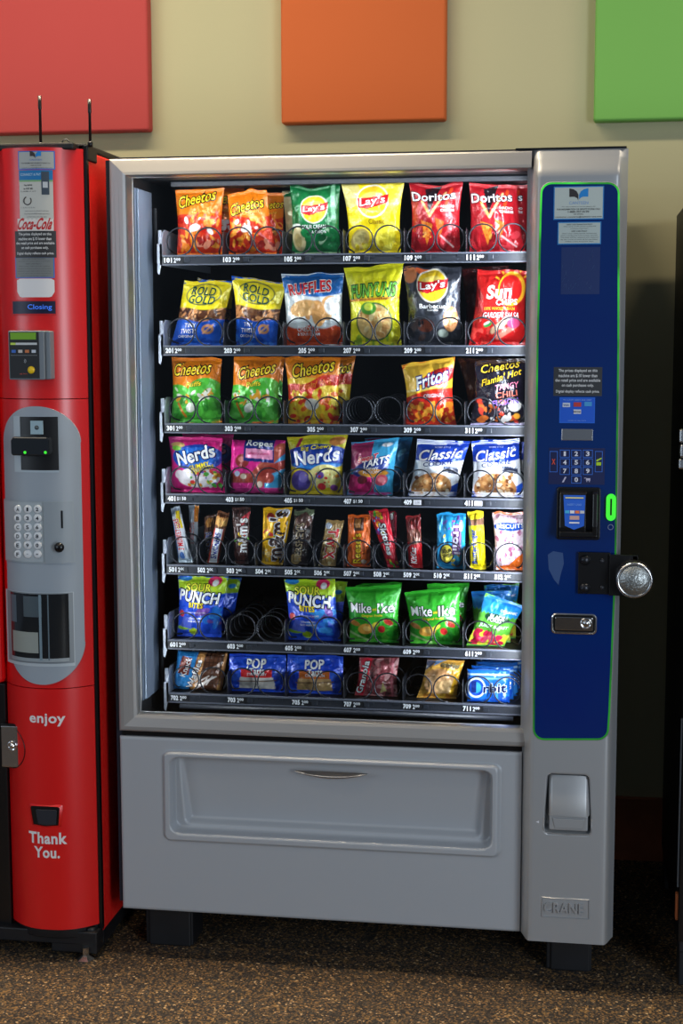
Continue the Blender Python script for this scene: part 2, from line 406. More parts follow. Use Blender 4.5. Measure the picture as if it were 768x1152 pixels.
b.build('lower_panel', 'panelgrey', VM)
# lens-shaped finger pull
hx0, _, hz = at(332, 868, 0.01); hx1 = at(413, 872, 0.01)[0]; hc = (hx0 + hx1) / 2
b = MB(); n = 24
top = [(hx0 + (hx1 - hx0) * i / n, hz + 0.002) for i in range(n + 1)]
lo = [(hx0 + (hx1 - hx0) * i / n, hz - 0.0005 - 0.013 * math.sqrt(max(0, sin(pi * i / n))) * sin(pi * i / n) ** 0.4) for i in range(n + 1)]
vv = []; 
for (x, z1_), (_, z0_) in zip(top, lo):
    vv += [(x, 0.014, z1_), (x, 0.006, z0_ + (z1_ - z0_) * 0.45), (x, -0.006 * sin(pi * (x - hx0) / (hx1 - hx0)) + 0.008, z0_ + (z1_ - z0_) * 0.2), (x, 0.010, z0_)]
b.add(vv, [(i * 4 + k, i * 4 + k + 1, i * 4 + k + 5, i * 4 + k + 4) for i in range(n) for k in range(3)], smooth=True)
b.build('finger_pull', 'steel', VM)

# control column on the right
CX0, CX1 = 0.926, XR
def colsurf(x, z):
    dl, dr, dt = x - CX0, CX1 - x, ZT - z
    a = sst(0.0, 0.026, dl) * sst(-0.006, 0.022, dr) * (0.12 + 0.88 * sst(-0.01, 0.062, dt))
    # return opening near the foot of the column
    y = 0.012 - 0.057 * a
    return y
rx0, rx1, rz0, rz1 = pxrect(612, 872, 665, 938, colsurf)
def colrec(x, z):
    y = colsurf(x, z)
    tw = 0.006 * (z - rz0) / (rz1 - rz0)
    return y + 0.036 * sst(0.0015, -0.004, sdrr(x, z, rx0 + tw, rx1 - tw, rz0, rz1, 0.010))
xs = dense(CX0, CX1, [CX0 + 0.013, CX1 - 0.01, rx0, rx1, rx0 + 0.006, rx1 - 0.006], 26, 0.01, 9)
zs = dense(ZB, ZT, [rz0, rz1, ZT - 0.03, ZT - 0.055], 90, 0.012, 9)
b = MB(); field(b, xs, zs, colrec, 0.03)
b.build('control_column', 'colgrey', VM)
b = MB(); b.box((0.90, 0.0, ZT), (XR - 0.004, 0.10, ZT + 0.004)); b.build('column_cap', 'blacksoft', VM)

# blue panel outline traced along its sides
def outline(off):
    P = []
    Lx = [(208 + 0, 607.5), (400, 603), (640, 600), (832, 599)]
    Rx = [(208, 697), (400, 696.5), (640, 693), (832, 685)]
    def itp(T, y): return float(np.interp(y, [q[0] for q in T], [q[1] for q in T]))
    r = 13.0; t0, t1 = 205.0 + off, 832.5 - off
    def corner(cx, cy, a0, a1, k=6):
        for i in range(k + 1):
            w = radians(a0 + (a1 - a0) * i / k); P.append((cx + (r - off) * cos(w), cy - (r - off) * sin(w)))
    corner(itp(Lx, 832) + r, 832.5 - r, 180, 270)
    corner(itp(Rx, 832) - r, 832.5 - r, 270, 360)
    for y in np.linspace(800, 240, 20): P.append((itp(Rx, y) - off, float(y)))
    corner(itp(Rx, 208) - r, 205.0 + r, 0, 90)
    corner(itp(Lx, 208) + r, 205.0 + r, 90, 180)
    for y in np.linspace(240, 800, 20): P.append((itp(Lx, y) + off, float(y)))
    return [tuple(at(px, py, -0.045)[k] for k in (0, 2)) for px, py in P]
flat = lambda x, z: -0.0455
out0, out1, out2 = outline(-1.0), outline(0.2), outline(2.3)
b = MB(); ring(b, out0, out1, -0.044, -0.0475); ring(b, out1, out1, -0.0475, -0.046)
b.build('panel_trim', 'colgrey', VM)
b = MB(); ring(b, out1, out2, -0.0476, -0.0476); ring(b, out1, out1, -0.044, -0.0476)
b.build('light_strip', 'led', VM)
cxm = (0.926 + XR) / 2
blue = lambda x, z: -0.0480 - 0.0012 * (1 - min(1, ((x - cxm) / 0.09) ** 2))
b = MB()
n = len(out2); cz_ = [z for x, z in out2]
ctr = [(cxm + (x - cxm) * t, z) for t in (1,) for x, z in out2]
b.prism(out2, -0.0482, -0.044)
CPL = b.build('control_panel', 'blue', VM)
PB = -0.0482                                                 # face of the blue panel

def sticker(name, parent, x0, y0, x1, y1, surf, edge, paper, lines, thick=0.0006, ew=0.0022, mats='print'):
    X0, X1, Z0, Z1 = pxrect(x0, y0, x1, y1, surf)
    sf = surf if callable(surf) else (lambda x, z: surf)
    b = MB(); b.sheet(X0, X1, Z0, Z1, sf, thick, edge); b.sheet(X0 + ew, X1 - ew, Z0 + ew, Z1 - ew, sf, thick + 0.0003, paper)
    for (s, u, v, w, h, c, *bold) in lines:
        b.text(s, X0 + (X1 - X0) * u, Z0 + (Z1 - Z0) * v, (X1 - X0) * w, (Z1 - Z0) * h, sf, thick + 0.0007, c, bold=bold[0] if bold else 0.0)
    return b, (X0, X1, Z0, Z1), sf
def leaf_logo(b, cx, cz, s, sf, off):
    def q(pts, c): b.add([(cx + x * s, sf(cx + x * s, cz + z * s * 0.62) - off, cz + z * s * 0.62) for x, z in pts], [list(range(len(pts)))], c)
    q([(-1, 1), (-1, -0.45), (-0.45, -0.42), (-0.15, -0.7), (-0.05, -1.1), (-0.04, -0.1), (-0.2, 0.45), (-0.55, 0.85)], (52, 46, 48))
    q([(1, 1), (0.55, 0.85), (0.2, 0.45), (0.04, -0.1), (0.05, -0.9), (0.2, -0.6), (0.5, -0.42), (1, -0.45)], (28, 138, 216))
    # second shape runs clockwise: order it towards the viewer
DK = (58, 58, 60)
b, R_, sf = sticker('', VM, 622.5, 209.5, 679, 247, PB, (34, 128, 200), (196, 206, 200), [
    ('CANTEEN', 0.5, 0.50, 0.38, 0.09, (120, 160, 214)), ('For information or service please call', 0.5, 0.385, 0.66, 0.035, DK),
    ('FOR INFORMATION OR SERVICE PLEASE CALL', 0.5, 0.31, 0.86, 0.05, DK, 0.01), ('1-800-357-0190', 0.5, 0.235, 0.42, 0.06, (40, 40, 44), 0.02), ('OR EMAIL', 0.5, 0.16, 0.2, 0.04, DK),
    ('customer.concerns@canteen-usa.com', 0.5, 0.08, 0.92, 0.06, DK, 0.01)])
leaf_logo(b, (R_[0] + R_[1]) / 2, R_[2] + (R_[3] - R_[2]) * 0.76, 0.0195, sf, 0.0014)
o = b.build('service_sticker', 'print', VM); tag(o, 'pale sticker with blue edge and two-leaf logo')
b, R_, sf = sticker('', VM, 627, 249.5, 676, 275, PB, (34, 128, 200), (188, 200, 196), [
    ('CREDIT CARD TRANSACTION POLICY', 0.5, 0.88, 0.6, 0.055, DK, 0.01), ('When using a credit card the machine will', 0.5, 0.79, 0.74, 0.05, DK), ('pre-authorize a larger amount', 0.5, 0.70, 0.4, 0.05, DK),
    ('DEBIT CARD POLICY', 0.5, 0.585, 0.36, 0.06, DK, 0.01)] + [(t_, 0.5, 0.48 - 0.088 * i, w_, 0.052, DK) for i, (t_, w_) in enumerate(
    (('When using a debit card the machine may', 0.8), ('place a temporary hold on your account', 0.84), ('The hold will be released and replaced', 0.86), ('by the actual amount of the purchase', 0.84), ('within a few business days', 0.66)))])
b.build('policy_sticker', 'print', VM)
X0, X1, Z0, Z1 = pxrect(631, 278, 674.5, 331, PB)
b = MB(); b.sheet(X0, X1, Z0, Z1, lambda x, z: PB, 0.0004, (12, 44, 104))
rng = random.Random(4)
for k in range(26):
    x = rng.uniform(X0, X1 - 0.012); z = rng.uniform(Z0, Z1 - 0.014); b.tube([(x, PB - 0.0004, z), (x + rng.uniform(-0.004, 0.008), PB - 0.0005, z + rng.uniform(0.004, 0.014))], 0.0003, 4, (54, 84, 134))
b.build('glue_residue', 'print', VM)
PRICE = [('The prices displayed on this', 0.5, 0.87, 0.80, 0.13), ('machine are $.10 lower than', 0.5, 0.70, 0.80, 0.13), ('the retail price and are available', 0.5, 0.53, 0.93, 0.13),
         ('on cash purchases only.', 0.5, 0.36, 0.66, 0.13), ('Digital display reflects cash price.', 0.5, 0.15, 0.90, 0.12)]
WH = (236, 236, 236)
b, _, _ = sticker('', VM, 622.5, 413, 677, 445.5, PB, (64, 66, 70), (52, 54, 58), [q + (WH, 0.015) for q in PRICE], ew=0.0008)
o = b.build('price_notice', 'print', VM); tag(o, 'dark notice with white lettering')
b, R_, sf = sticker('', VM, 629, 447, 669, 476, PB, (20, 104, 226), (16, 92, 214), [('WE ACCEPT CREDIT AND DEBIT', 0.5, 0.90, 0.8, 0.05, (150, 190, 240)), ('swipe or tap here', 0.5, 0.1, 0.5, 0.05, (150, 190, 240))])
X0, X1, Z0, Z1 = R_
for u, v, c in ((0.19, 0.70, (210, 220, 235)), (0.5, 0.72, (196, 60, 60)), (0.8, 0.74, (70, 160, 220)), (0.5, 0.44, (226, 226, 234))):
    b.box((X0 + (X1 - X0) * (u - 0.10), PB - 0.0022, Z0 + (Z1 - Z0) * (v - 0.08)), (X0 + (X1 - X0) * (u + 0.11), PB - 0.0012, Z0 + (Z1 - Z0) * (v + 0.09)), c)
b.text('VISA', X0 + (X1 - X0) * 0.19, Z0 + (Z1 - Z0) * 0.70, 0.012, 0.004, PB, 0.0026, (24, 50, 140), bold=0.02)
b.text('DISCOVER', X0 + (X1 - X0) * 0.5, Z0 + (Z1 - Z0) * 0.44, 0.015, 0.004, PB, 0.0026, (60, 50, 60), bold=0.02)
b.build('card_sticker', 'print', VM)
X0, X1, Z0, Z1 = pxrect(631.5, 482.5, 666.5, 495.5, PB)
b = MB(); b.box((X0, PB - 0.002, Z0), (X1, PB + 0.001, Z1)); b.build('display_window', 'steel', VM, bevel=0.0008)

# keypad: one frame, keys as parts
KP = MB()
kx0_, kx1_, kz0_, kz1_ = pxrect(617, 504, 680, 545, PB)
KP.box((kx0_, PB - 0.0006, kz0_), (kx1_, PB + 0.001, kz1_), (6, 26, 84))
KPO = KP.build('keypad', 'print', VM)
def key(name, px0, py0, px1, py1, txt, tcol, frame=(58, 120, 226)):
    X0, X1, Z0, Z1 = pxrect(px0, py0, px1, py1, PB); b = MB()
    b.box((X0, PB - 0.0024, Z0), (X1, PB - 0.0006, Z1), frame)
    b.box((X0 + 0.0013, PB - 0.0030, Z0 + 0.0013), (X1 - 0.0013, PB - 0.0024, Z1 - 0.0013), (8, 24, 78))
    if txt:
        w_ = 0.0075 if len(txt) == 1 else 0.012
        b.text(txt, (X0 + X1) / 2, (Z0 + Z1) / 2, w_ * (0.62 if txt == '1' else 1), 0.010 if txt not in 'Xx' else 0.012, PB, 0.0035, tcol, bold=0.03)
    return b, (X0, X1, Z0, Z1), name
for k, t_ in enumerate('1234567890'):
    i, j = (k % 3, k // 3) if t_ != '0' else (1, 3)
    x = 629.5 + 12.9 * i; y = 506 + 9.7 * j
    b, _, _ = key('key', x, y, x + 11.2, y + 8.6, t_, (238, 238, 250)); b.build('key', 'print', KPO)
b, _, _ = key('key', 618, 507.5, 627, 531, 'X', (236, 84, 52)); tag(b.build('cancel_key', 'print', KPO), 'key with orange cross')
b, R_, _ = key('key', 669, 507.5, 677.5, 531, '', WH)
xm, zm = (R_[0] + R_[1]) / 2, (R_[2] + R_[3]) / 2
b.box((xm - 0.005, PB - 0.0036, zm - 0.008), (xm + 0.005, PB - 0.003, zm - 0.001), (190, 226, 40))
b.add([(xm - 0.006, PB - 0.0036, zm + 0.003), (xm - 0.004, PB - 0.0036, zm + 0.0005), (xm + 0.006, PB - 0.0036, zm + 0.006), (xm + 0.006, PB - 0.0036, zm + 0.009)], [(0, 1, 2, 3)], (200, 232, 60))
tag(b.build('enter_key', 'print', KPO), 'key with green tick')
b = MB()
hx, _, hz_ = at(634.5, 539.5, PB); b.text('i', hx, hz_, 0.004, 0.012, PB, 0.001, (206, 200, 226), shear=0.5, bold=0.05); b.build('info_symbol', 'print', KPO)
hx, _, hz_ = at(660.5, 539.5, PB); b = MB()
b.box((hx - 0.003, PB - 0.0014, hz_ - 0.002), (hx + 0.006, PB - 0.0007, hz_ + 0.003), (206, 200, 226)); b.box((hx - 0.007, PB - 0.0014, hz_ + 0.0025), (hx - 0.002, PB - 0.0007, hz_ + 0.0038), (206, 200, 226))
for d_ in (-0.001, 0.004): b.lathe((hx + d_, PB - 0.0014, hz_ - 0.0042), [(0.0012, 0), (0.0012, 0.0007)], n=8, col=(206, 200, 226))
b.build('cart_symbol', 'print', KPO)

# card reader
X0, X1, Z0, Z1 = pxrect(626, 548, 675, 607, PB)
b = MB(); b.prism(rrect(X0, X1, Z0, Z1, 0.006), PB - 0.006, PB + 0.001)
CR = b.build('card_reader', 'blacksoft', VM, bevel=0.002)
b = MB(); w_, h_ = X1 - X0, Z1 - Z0
b.xprism([(PB - 0.006, Z0 + 0.006), (PB - 0.034, Z0 + 0.012), (PB - 0.036, Z0 + 0.030), (PB - 0.020, Z1 - 0.012), (PB - 0.006, Z1 - 0.006)], X0 + 0.006, X1 - 0.030)
b.xprism([(PB - 0.006, Z0 + 0.006), (PB - 0.044, Z0 + 0.014), (PB - 0.046, Z0 + 0.034), (PB - 0.034, Z1 - 0.010), (PB - 0.006, Z1 - 0.006)], X1 - 0.017, X1 - 0.006)
b.xprism([(PB - 0.006, Z0 + 0.004), (PB - 0.044, Z0 + 0.010), (PB - 0.044, Z0 + 0.022), (PB - 0.006, Z0 + 0.022)], X0 + 0.006, X1 - 0.006)
b.build('reader_body', 'blacksoft', CR, bevel=0.0025)
rsurf = lambda x, z: PB - 0.0365 + 0.016 * (z - Z0 - 0.030) / (Z1 - Z0 - 0.042)
b = MB(); bw0, bw1 = X0 + 0.014, X1 - 0.032
pts = [(bw0 + 0.004, Z0 + 0.034), (bw0 + (bw1 - bw0) / 2, Z0 + 0.026), (bw1 - 0.002, Z0 + 0.034), (bw1, Z1 - 0.015), (bw0, Z1 - 0.015)]
b.add([(x, rsurf(x, z) - 0.0008, z) for x, z in pts], [list(range(5))], (22, 92, 206))
def rb(x0, x1, z0, z1, c): b.add([(x, rsurf(x, z) - 0.0014, z) for x, z in ((x0, z0), (x1, z0), (x1, z1), (x0, z1))], [(0, 1, 2, 3)], c)
rb(bw0 + 0.004, bw1 - 0.004, Z1 - 0.022, Z1 - 0.0195, (226, 214, 120)); 
for k, c in enumerate(((60, 170, 220), (224, 224, 228), (224, 120, 60), (190, 196, 206))): rb(bw0 + 0.004 + k * 0.0105, bw0 + 0.013 + k * 0.0105, Z0 + 0.060, Z0 + 0.066, c)
rb(bw0 + 0.014, bw0 + 0.034, Z0 + 0.047, Z0 + 0.055, (200, 160, 150)); rb(bw0 + 0.013, bw1 - 0.012, Z0 + 0.039, Z0 + 0.042, (226, 226, 232))
b.text('INSERT CARD', (bw0 + bw1) / 2, Z1 - 0.035, 0.030, 0.004, rsurf, 0.0015, (120, 170, 240))
b.build('reader_label', 'print', CR)
X0, X1, Z0, Z1 = pxrect(681.5, 555.5, 692.5, 585.5, PB)
b = MB(); b.prism(rrect(X0, X1, Z0, Z1, 0.0105), PB - 0.007, PB + 0.001); CS = b.build('coin_slot', 'ledslot', VM, bevel=0.002)
b = MB(); b.box(((X0 + X1) / 2 - 0.0018, PB - 0.0085, Z0 + 0.012), ((X0 + X1) / 2 + 0.0018, PB - 0.006, Z1 - 0.010)); b.build('slot', 'blacksoft', CS)
cx_, _, cz2 = at(686.5, 593, PB)
b = MB(); b.tube([(cx_ + 0.0055 * cos(t), PB - 0.0007, cz2 + 0.0055 * sin(t)) for t in lsp(0, 2 * pi, 17)[:-1]], 0.0007, 5, (150, 160, 200), closed=True); b.build('coin_mark', 'print', VM)

# worn patches of old glue on the blue panel
b = MB(); px = [(616, 624), (622, 620), (633, 622), (634, 634), (630, 648), (628, 658), (623, 652), (617, 640)]
b.add([(at(x, y, PB)[0], PB - 0.0004, at(x, y, PB)[2]) for x, y in px[::-1]], [list(range(8))], (54, 84, 136)); b.build('worn_patch', 'print', VM)

# hasp with puck lock
hx0_, hx1_, hz0_, hz1_ = pxrect(650, 622, 717, 669, PB - 0.012)
b = MB(); split = at(686, 640, PB)[0]
b.box((hx0_, PB - 0.010, hz0_), (split, PB - 0.001, hz1_)); b.box((split - 0.002, PB - 0.018, hz0_ - 0.001), (hx1_, PB - 0.008, hz1_ - 0.003))
b.box((hx1_ - 0.012, PB - 0.018, hz0_ + 0.004), (hx1_, PB + 0.0, hz1_ - 0.004))
HS = b.build('hasp', 'blacksoft', VM, bevel=0.0015)
for px, py in ((658, 630), (657.5, 661.5)):
    c = at(px, py, PB - 0.01); b = MB(); b.lathe(c, [(0.0115, 0), (0.0112, -0.002), (0.009, -0.006), (0.005, -0.0085), (0.001, -0.0092)]); b.build('bolt', 'wire', HS)
for px, py in ((677, 631), (677, 661)):
    c = at(px, py, PB - 0.01); b = MB(); b.lathe(c, [(0.005, 0), (0.0045, -0.002), (0.001, -0.003)], n=14); b.build('rivet', 'rail', HS)
c = at(713.5, 653, PB - 0.055)
b = MB(); b.lathe((c[0], PB - 0.018, c[2]), [(0.037, 0), (0.039, -0.004), (0.039, -0.034), (0.037, -0.039), (0.0335, -0.040), (0.0325, -0.0385), (0.001, -0.0385)], n=48)
PK = b.build('puck_lock', 'steel', VM); tag(PK, 'round silver puck padlock on the black hasp')
M['stamped'] = mat('stamped_steel', (165, 170, 170), 0.38, 0.9, bump=(170, 0.8, 0.002))
b = MB(); b.lathe((c[0], PB - 0.0568, c[2]), [(0.0315, 0), (0.031, -0.0010), (0.001, -0.0012)], n=40)
for k, t_ in enumerate(('AMERICAN', 'LOCK', 'SERIES')):
    b.text(t_, c[0] + 0.010 - 0.010 * k, c[2], 0.040 - 0.008 * abs(k - 1), 0.007, PB - 0.058, 0.0006, (0, 0, 0), rot=radians(72), bold=0.0)
b.build('lock_face', 'stamped', PK)

# T-handle lock
X0, X1, Z0, Z1 = pxrect(620, 690, 671, 713, PB)
b = MB(); o1 = rrect(X0, X1, Z0, Z1, 0.010); i1 = rrect(X0 + 0.005, X1 - 0.005, Z0 + 0.005, Z1 - 0.005, 0.006)
ring(b, o1, o1, PB, PB - 0.004); mid = rrect(X0 + 0.0025, X1 - 0.0025, Z0 + 0.0025, Z1 - 0.0025, 0.008); ring(b, o1, mid, PB - 0.004, PB - 0.0055); ring(b, mid, i1, PB - 0.0055, PB - 0.002)
b.prism(i1, PB - 0.0012, PB + 0.0005, mi=1)
TL_ = b.build('handle_lock', ['steel', 'blacksoft'], VM)
b = MB(); b.prism(rrect(X0 + 0.008, X1 - 0.008, Z0 + 0.008, Z1 - 0.008, 0.003), PB - 0.004, PB - 0.001); b.build('lever', 'chrome', TL_, bevel=0.001)
kx, _, kz = at(659, 701, PB); b = MB(); b.lathe((kx, PB - 0.004, kz), [(0.0125, 0), (0.0125, -0.003), (0.010, -0.004), (0.009, -0.0025), (0.006, -0.0025), (0.0055, -0.005), (0.001, -0.005)]); b.build('lock_cylinder', 'chrome', TL_)

# change return in the column
b = MB(); w0, w1 = rx0 + 0.010, rx1 - 0.006
hz1_, hz0_ = rz1 - 0.004, rz0 + (rz1 - rz0) * 0.32
vv = []; n = 12
for j in range(n + 1):
    t = j / n; z = hz1_ + (hz0_ - hz1_) * t
    y = -0.045 + 0.012 - 0.022 * sin(t * pi / 2)
    vv += [(w0 + 0.004 * t - 0.004, y + 0.022, z), (w0 + 0.002, y + 0.002, z), (w0 + 0.008, y, z), (w1 - 0.008, y, z), (w1 - 0.002, y + 0.002, z), (w1 + 0.004, y + 0.022, z)]
b.add(vv, [(j * 6 + k, (j + 1) * 6 + k, (j + 1) * 6 + k + 1, j * 6 + k + 1) for j in range(n) for k in range(5)], smooth=True)
b.box((w0, -0.050, hz0_), (w1, -0.03, hz0_ + 0.0015))
CRT = b.build('change_return', 'colgrey', VM)
b = MB(); f0, f1 = rz0 + 0.007, hz0_ - 0.001
b.box((w0 + 0.001, -0.046, f0), (w1 - 0.001, -0.036, f1)); b.build('flap', 'colgrey', CRT, bevel=0.003)
b = MB(); b.prism([(w0 + 0.008, f1 - 0.006), (w0 + 0.013, f0 + 0.006), (w1 - 0.013, f0 + 0.006), (w1 - 0.008, f1 - 0.006)], -0.0485, -0.044); b.build('flap_ledge', 'colgrey', CRT, bevel=0.0015)
b = MB(); c0, c1 = rx0 - 0.001, rx1 + 0.001
b.tube([(c0, -0.0455, rz0 + 0.035), (c0, -0.0455, rz0 + 0.008), (c0 + 0.004, -0.0455, rz0 + 0.001), ((c0 + c1) / 2, -0.0455, rz0 - 0.0025), (c1 - 0.004, -0.0455, rz0 + 0.001), (c1, -0.0455, rz0 + 0.008), (c1, -0.0455, rz0 + 0.035)], 0.0012, 6)
b.build('return_rim', 'silver', CRT)
x_, _, z_ = at(604.5, 924.5, colsurf)
b = MB(); b.add([(x_ - 0.004, -0.0458, z_), (x_ + 0.003, -0.0458, z_ - 0.003), (x_ + 0.003, -0.0458, z_ + 0.003)], [(0, 1, 2)], (235, 235, 240)); b.build('arrow_mark', 'print', VM)

# embossed name plate
X0, X1, Z0, Z1 = pxrect(608.5, 1010, 663, 1033, colsurf)
b = MB(); o1 = rrect(X0, X1, Z0, Z1, 0.001, 1); i1 = rrect(X0 + 0.0015, X1 - 0.0015, Z0 + 0.0015, Z1 - 0.0015, 0.001, 1)
ring(b, o1, i1, -0.0450, -0.0480); ring(b, i1, rrect(X0 + 0.0022, X1 - 0.0022, Z0 + 0.0022, Z1 - 0.0022, 0.001, 1), -0.0480, -0.0452)
def raised(b, body, cx, cz, w, h, y, t, bold=0.0, col=(200, 200, 200)):
    v, tr = text2d(body, bold); n = len(v)
    F_ = [(cx + x * w, y - t, cz + z * h) for x, z in v]; B_ = [(cx + x * w, y, cz + z * h) for x, z in v]
    cnt = {}
    for q in tr:
        for i in range(3):
            e = (q[i], q[(i + 1) % 3]); cnt[e] = 1
    sides = [(e[0], e[0] + n, e[1] + n, e[1]) for e in cnt if (e[1], e[0]) not in cnt]
    b.add(F_ + B_, list(tr) + sides, col)
raised(b, 'CRANE', (X0 + X1) / 2 - 0.003, (Z0 + Z1) / 2, (X1 - X0) * 0.82, (Z1 - Z0) * 0.50, -0.0448, 0.0045, 0.012)
b.build('name_plate', 'colgrey', VM)

# feet
for (a, c, yb) in ((165, 218, 1065), (614, 665, 1093)):
    x0 = at(a, yb, 0.07)[0]; x1 = at(c, yb, 0.07)[0]; b = MB()
    b.box((x0, 0.065, 0.0), (x1, 0.16, 0.125)); b.box((x0 + 0.01, 0.058, 0.0), (x1 - 0.004, 0.066, 0.10))
    b.build('foot', 'black', VM, bevel=0.004)
for x0 in (0.05, 0.95):
    b = MB(); b.box((x0, 0.62, 0.0), (x0 + 0.11, 0.72, 0.125)); b.build('foot', 'black', VM, bevel=0.004)

# ------------------------------------------------------------------ trays with coils
RAILZ = [1.626, 1.418, 1.237, 1.071, 0.902, 0.721, 0.591]
CX1_, CX6_ = at(218, 270, 0.14)[0], at(559.5, 270, 0.14)[0]
CW = (CX6_ - CX1_) / 5
TX0 = CX1_ - CW / 2 - 0.004; TX1 = CX6_ + CW / 2 + 0.006
YR = 0.130; RC = 0.0315
FLOORZ = [z + 0.0085 for z in RAILZ]
def coil(cx, cz, turns, sgn, y0, pitch, r=RC):
    P = []
    for k in range(turns):
        for i in range(26):
            f = i / 26; w = -pi / 2 + sgn * 0.1 - sgn * 2 * pi * f
            s_ = f * 0.10 + 0.90 * sst(0.86, 1.0, f)
            P.append((cx + r * cos(w), y0 + pitch * (k + s_), cz + r * sin(w)))
    b = MB(); b.tube(P, 0.0019, 6); return b
NUMS = [['101', '103', '105', '107', '109', '111'], ['201', '203', '205', '207', '209', '211'], ['301', '303', '305', '307', '309', '311'],
        ['401', '403', '405', '407', '409', '411'], [str(501 + i) for i in range(12)], ['601', '603', '605', '607', '609', '611'], ['702', '703', '705', '707', '709', '711']]
NOFF = {(0, 2): 0.004, (1, 2): 0.035, (2, 2): 0.055, (2, 3): 0.016, (6, 2): 0.016, (5, 5): 0.004}
for r_ in range(7):
    zr_ = RAILZ[r_]; zf = FLOORZ[r_]
    b = MB()
    b.box((TX0, YR, zr_ - 0.0105), (TX1, YR + 0.006, zr_ + 0.0105), mi=0)
    b.box((TX0, YR - 0.0025, zr_ + 0.0075), (TX1, YR + 0.006, zr_ + 0.0110), mi=1); b.box((TX0, YR - 0.003, zr_ - 0.0125), (TX1, YR + 0.008, zr_ - 0.0098), mi=1)
    b.box((TX0, YR + 0.006, zf - 0.004), (TX1, 0.62, zf - 0.0005), mi=2)
    ncol = 12 if r_ == 4 else 6
    cw = (CW * 6) / ncol
    for c in range(ncol):
        xl = TX0 + 0.004 + c * cw
        if ncol == 6:
            for q in (0.42, 0.86): b.box((xl + cw * q, YR - 0.0015, zr_ + 0.001), (xl + cw * (q + 0.10), YR + 0.001, zr_ + 0.0065), mi=3)
    TR = b.build('tray', ['rail', 'raillip', 'liner', 'button'], VM)
    # left side plate with its hook
    b = MB(); b.xprism([(0.128, zr_ - 0.012), (0.6, zr_ - 0.012), (0.6, zf + 0.045), (0.165, zf + 0.062), (0.150, zf + 0.055), (0.128, zf + 0.028)], TX0 - 0.005, TX0 - 0.001)
    b.box((TX0 - 0.011, 0.128, zr_ - 0.012), (TX0 - 0.001, 0.134, zf + 0.028)); b.box((TX0 - 0.010, 0.136, zf + 0.028), (TX0 - 0.003, 0.142, zf + 0.060))
    b.add([(TX0 - 0.011, 0.128, zr_ - 0.012), (TX0 - 0.011, 0.128, zr_ - 0.030), (TX0 - 0.006, 0.128, zr_ - 0.034), (TX0 - 0.0015, 0.128, zr_ - 0.012)], [(0, 1, 2, 3)])
    b.build('tray_side', 'trayside', TR)
    for c in range(ncol):
        xl = TX0 + 0.004 + c * cw
        if c:
            b = MB(); b.xprism([(YR + 0.004, zf), (0.55, zf), (0.55, zf + 0.05), (0.22, zf + 0.055), (YR + 0.012, zf + 0.055), (YR + 0.004, zf + 0.048)], xl - 0.0006, xl + 0.0006)
            b.tube([(xl, YR + 0.003, zf), (xl, YR + 0.003, zf + 0.049), (xl, YR + 0.012, zf + 0.057)], 0.0011, 5)
            b.build('divider', 'divider', TR)
        # number plate
        s_ = NUMS[r_][c]; off = NOFF.get((r_, c), 0.0) if ncol == 6 else 0
        nx = xl + 0.012 + off; b = MB()
        b.box((nx - 0.011, YR - 0.0012, zr_ - 0.0080), (nx + 0.036, YR + 0.001, zr_ + 0.0062), (18, 19, 24))
        b.text(s_, nx - 0.001, zr_ - 0.0008, 0.0185, 0.0120, YR - 0.0012, 0.0006, (226, 228, 232), bold=0.045)
        if r_ == 3 and c >= 4:
            b.box((nx + 0.012, YR - 0.002, zr_ - 0.0065), (nx + 0.030, YR - 0.0012, zr_ + 0.0045), (206, 206, 212)); b.text('2.00', nx + 0.021, zr_ - 0.001, 0.012, 0.005, YR - 0.002, 0.0005, (120, 120, 128), bold=0.01)
        elif r_ == 3:
            b.text('$1', nx + 0.016, zr_ - 0.001, 0.008, 0.009, YR - 0.0012, 0.0006, (200, 202, 206), bold=0.02); b.text('50', nx + 0.029, zr_, 0.010, 0.008, YR - 0.0012, 0.0006, (226, 228, 232), bold=0.03)
        else:
            b.text('2', nx + 0.0150, zr_ - 0.0012, 0.0055, 0.0110, YR - 0.0012, 0.0006, (214, 216, 220), bold=0.03); b.text('00', nx + 0.0232, zr_ + 0.0010, 0.0100, 0.0065, YR - 0.0012, 0.0006, (214, 216, 220), bold=0.03)
        b.build('price_tag', 'print', TR)
        if ncol == 12:
            b = MB(); b.box((nx + 0.038 - 0.012, YR - 0.002, zr_ - 0.0055), (nx + 0.036, YR + 0.001, zr_ + 0.0045)); b.build('button_block', 'button', TR, bevel=0.001)
        else:
            b = MB(); b.box((nx + 0.037, YR - 0.002, zr_ - 0.0060), (nx + 0.050, YR + 0.001, zr_ + 0.0050)); b.build('button_block', 'button', TR, bevel=0.001)
        # coils
        empty_slot = (r_, c) in ((2, 3), (5, 1))
        turns = 5 if empty_slot else (5 if (r_, c) == (6, 5) else 2)
        if ncol == 6:
            xm = CX1_ + CW * c
            for sg in (-1, 1):
                coil(xm + sg * 0.0335, zf + RC + 0.002, turns, sg, YR + 0.008, 0.048 if empty_slot else 0.034 if r_ == 6 and c == 5 else 0.085).build('spiral_coil', 'wire', TR)
        else:
            coil(xl + cw / 2, zf + RC + 0.003, 2, 1, YR + 0.008, 0.060, 0.0325).build('spiral_coil', 'wire', TR)

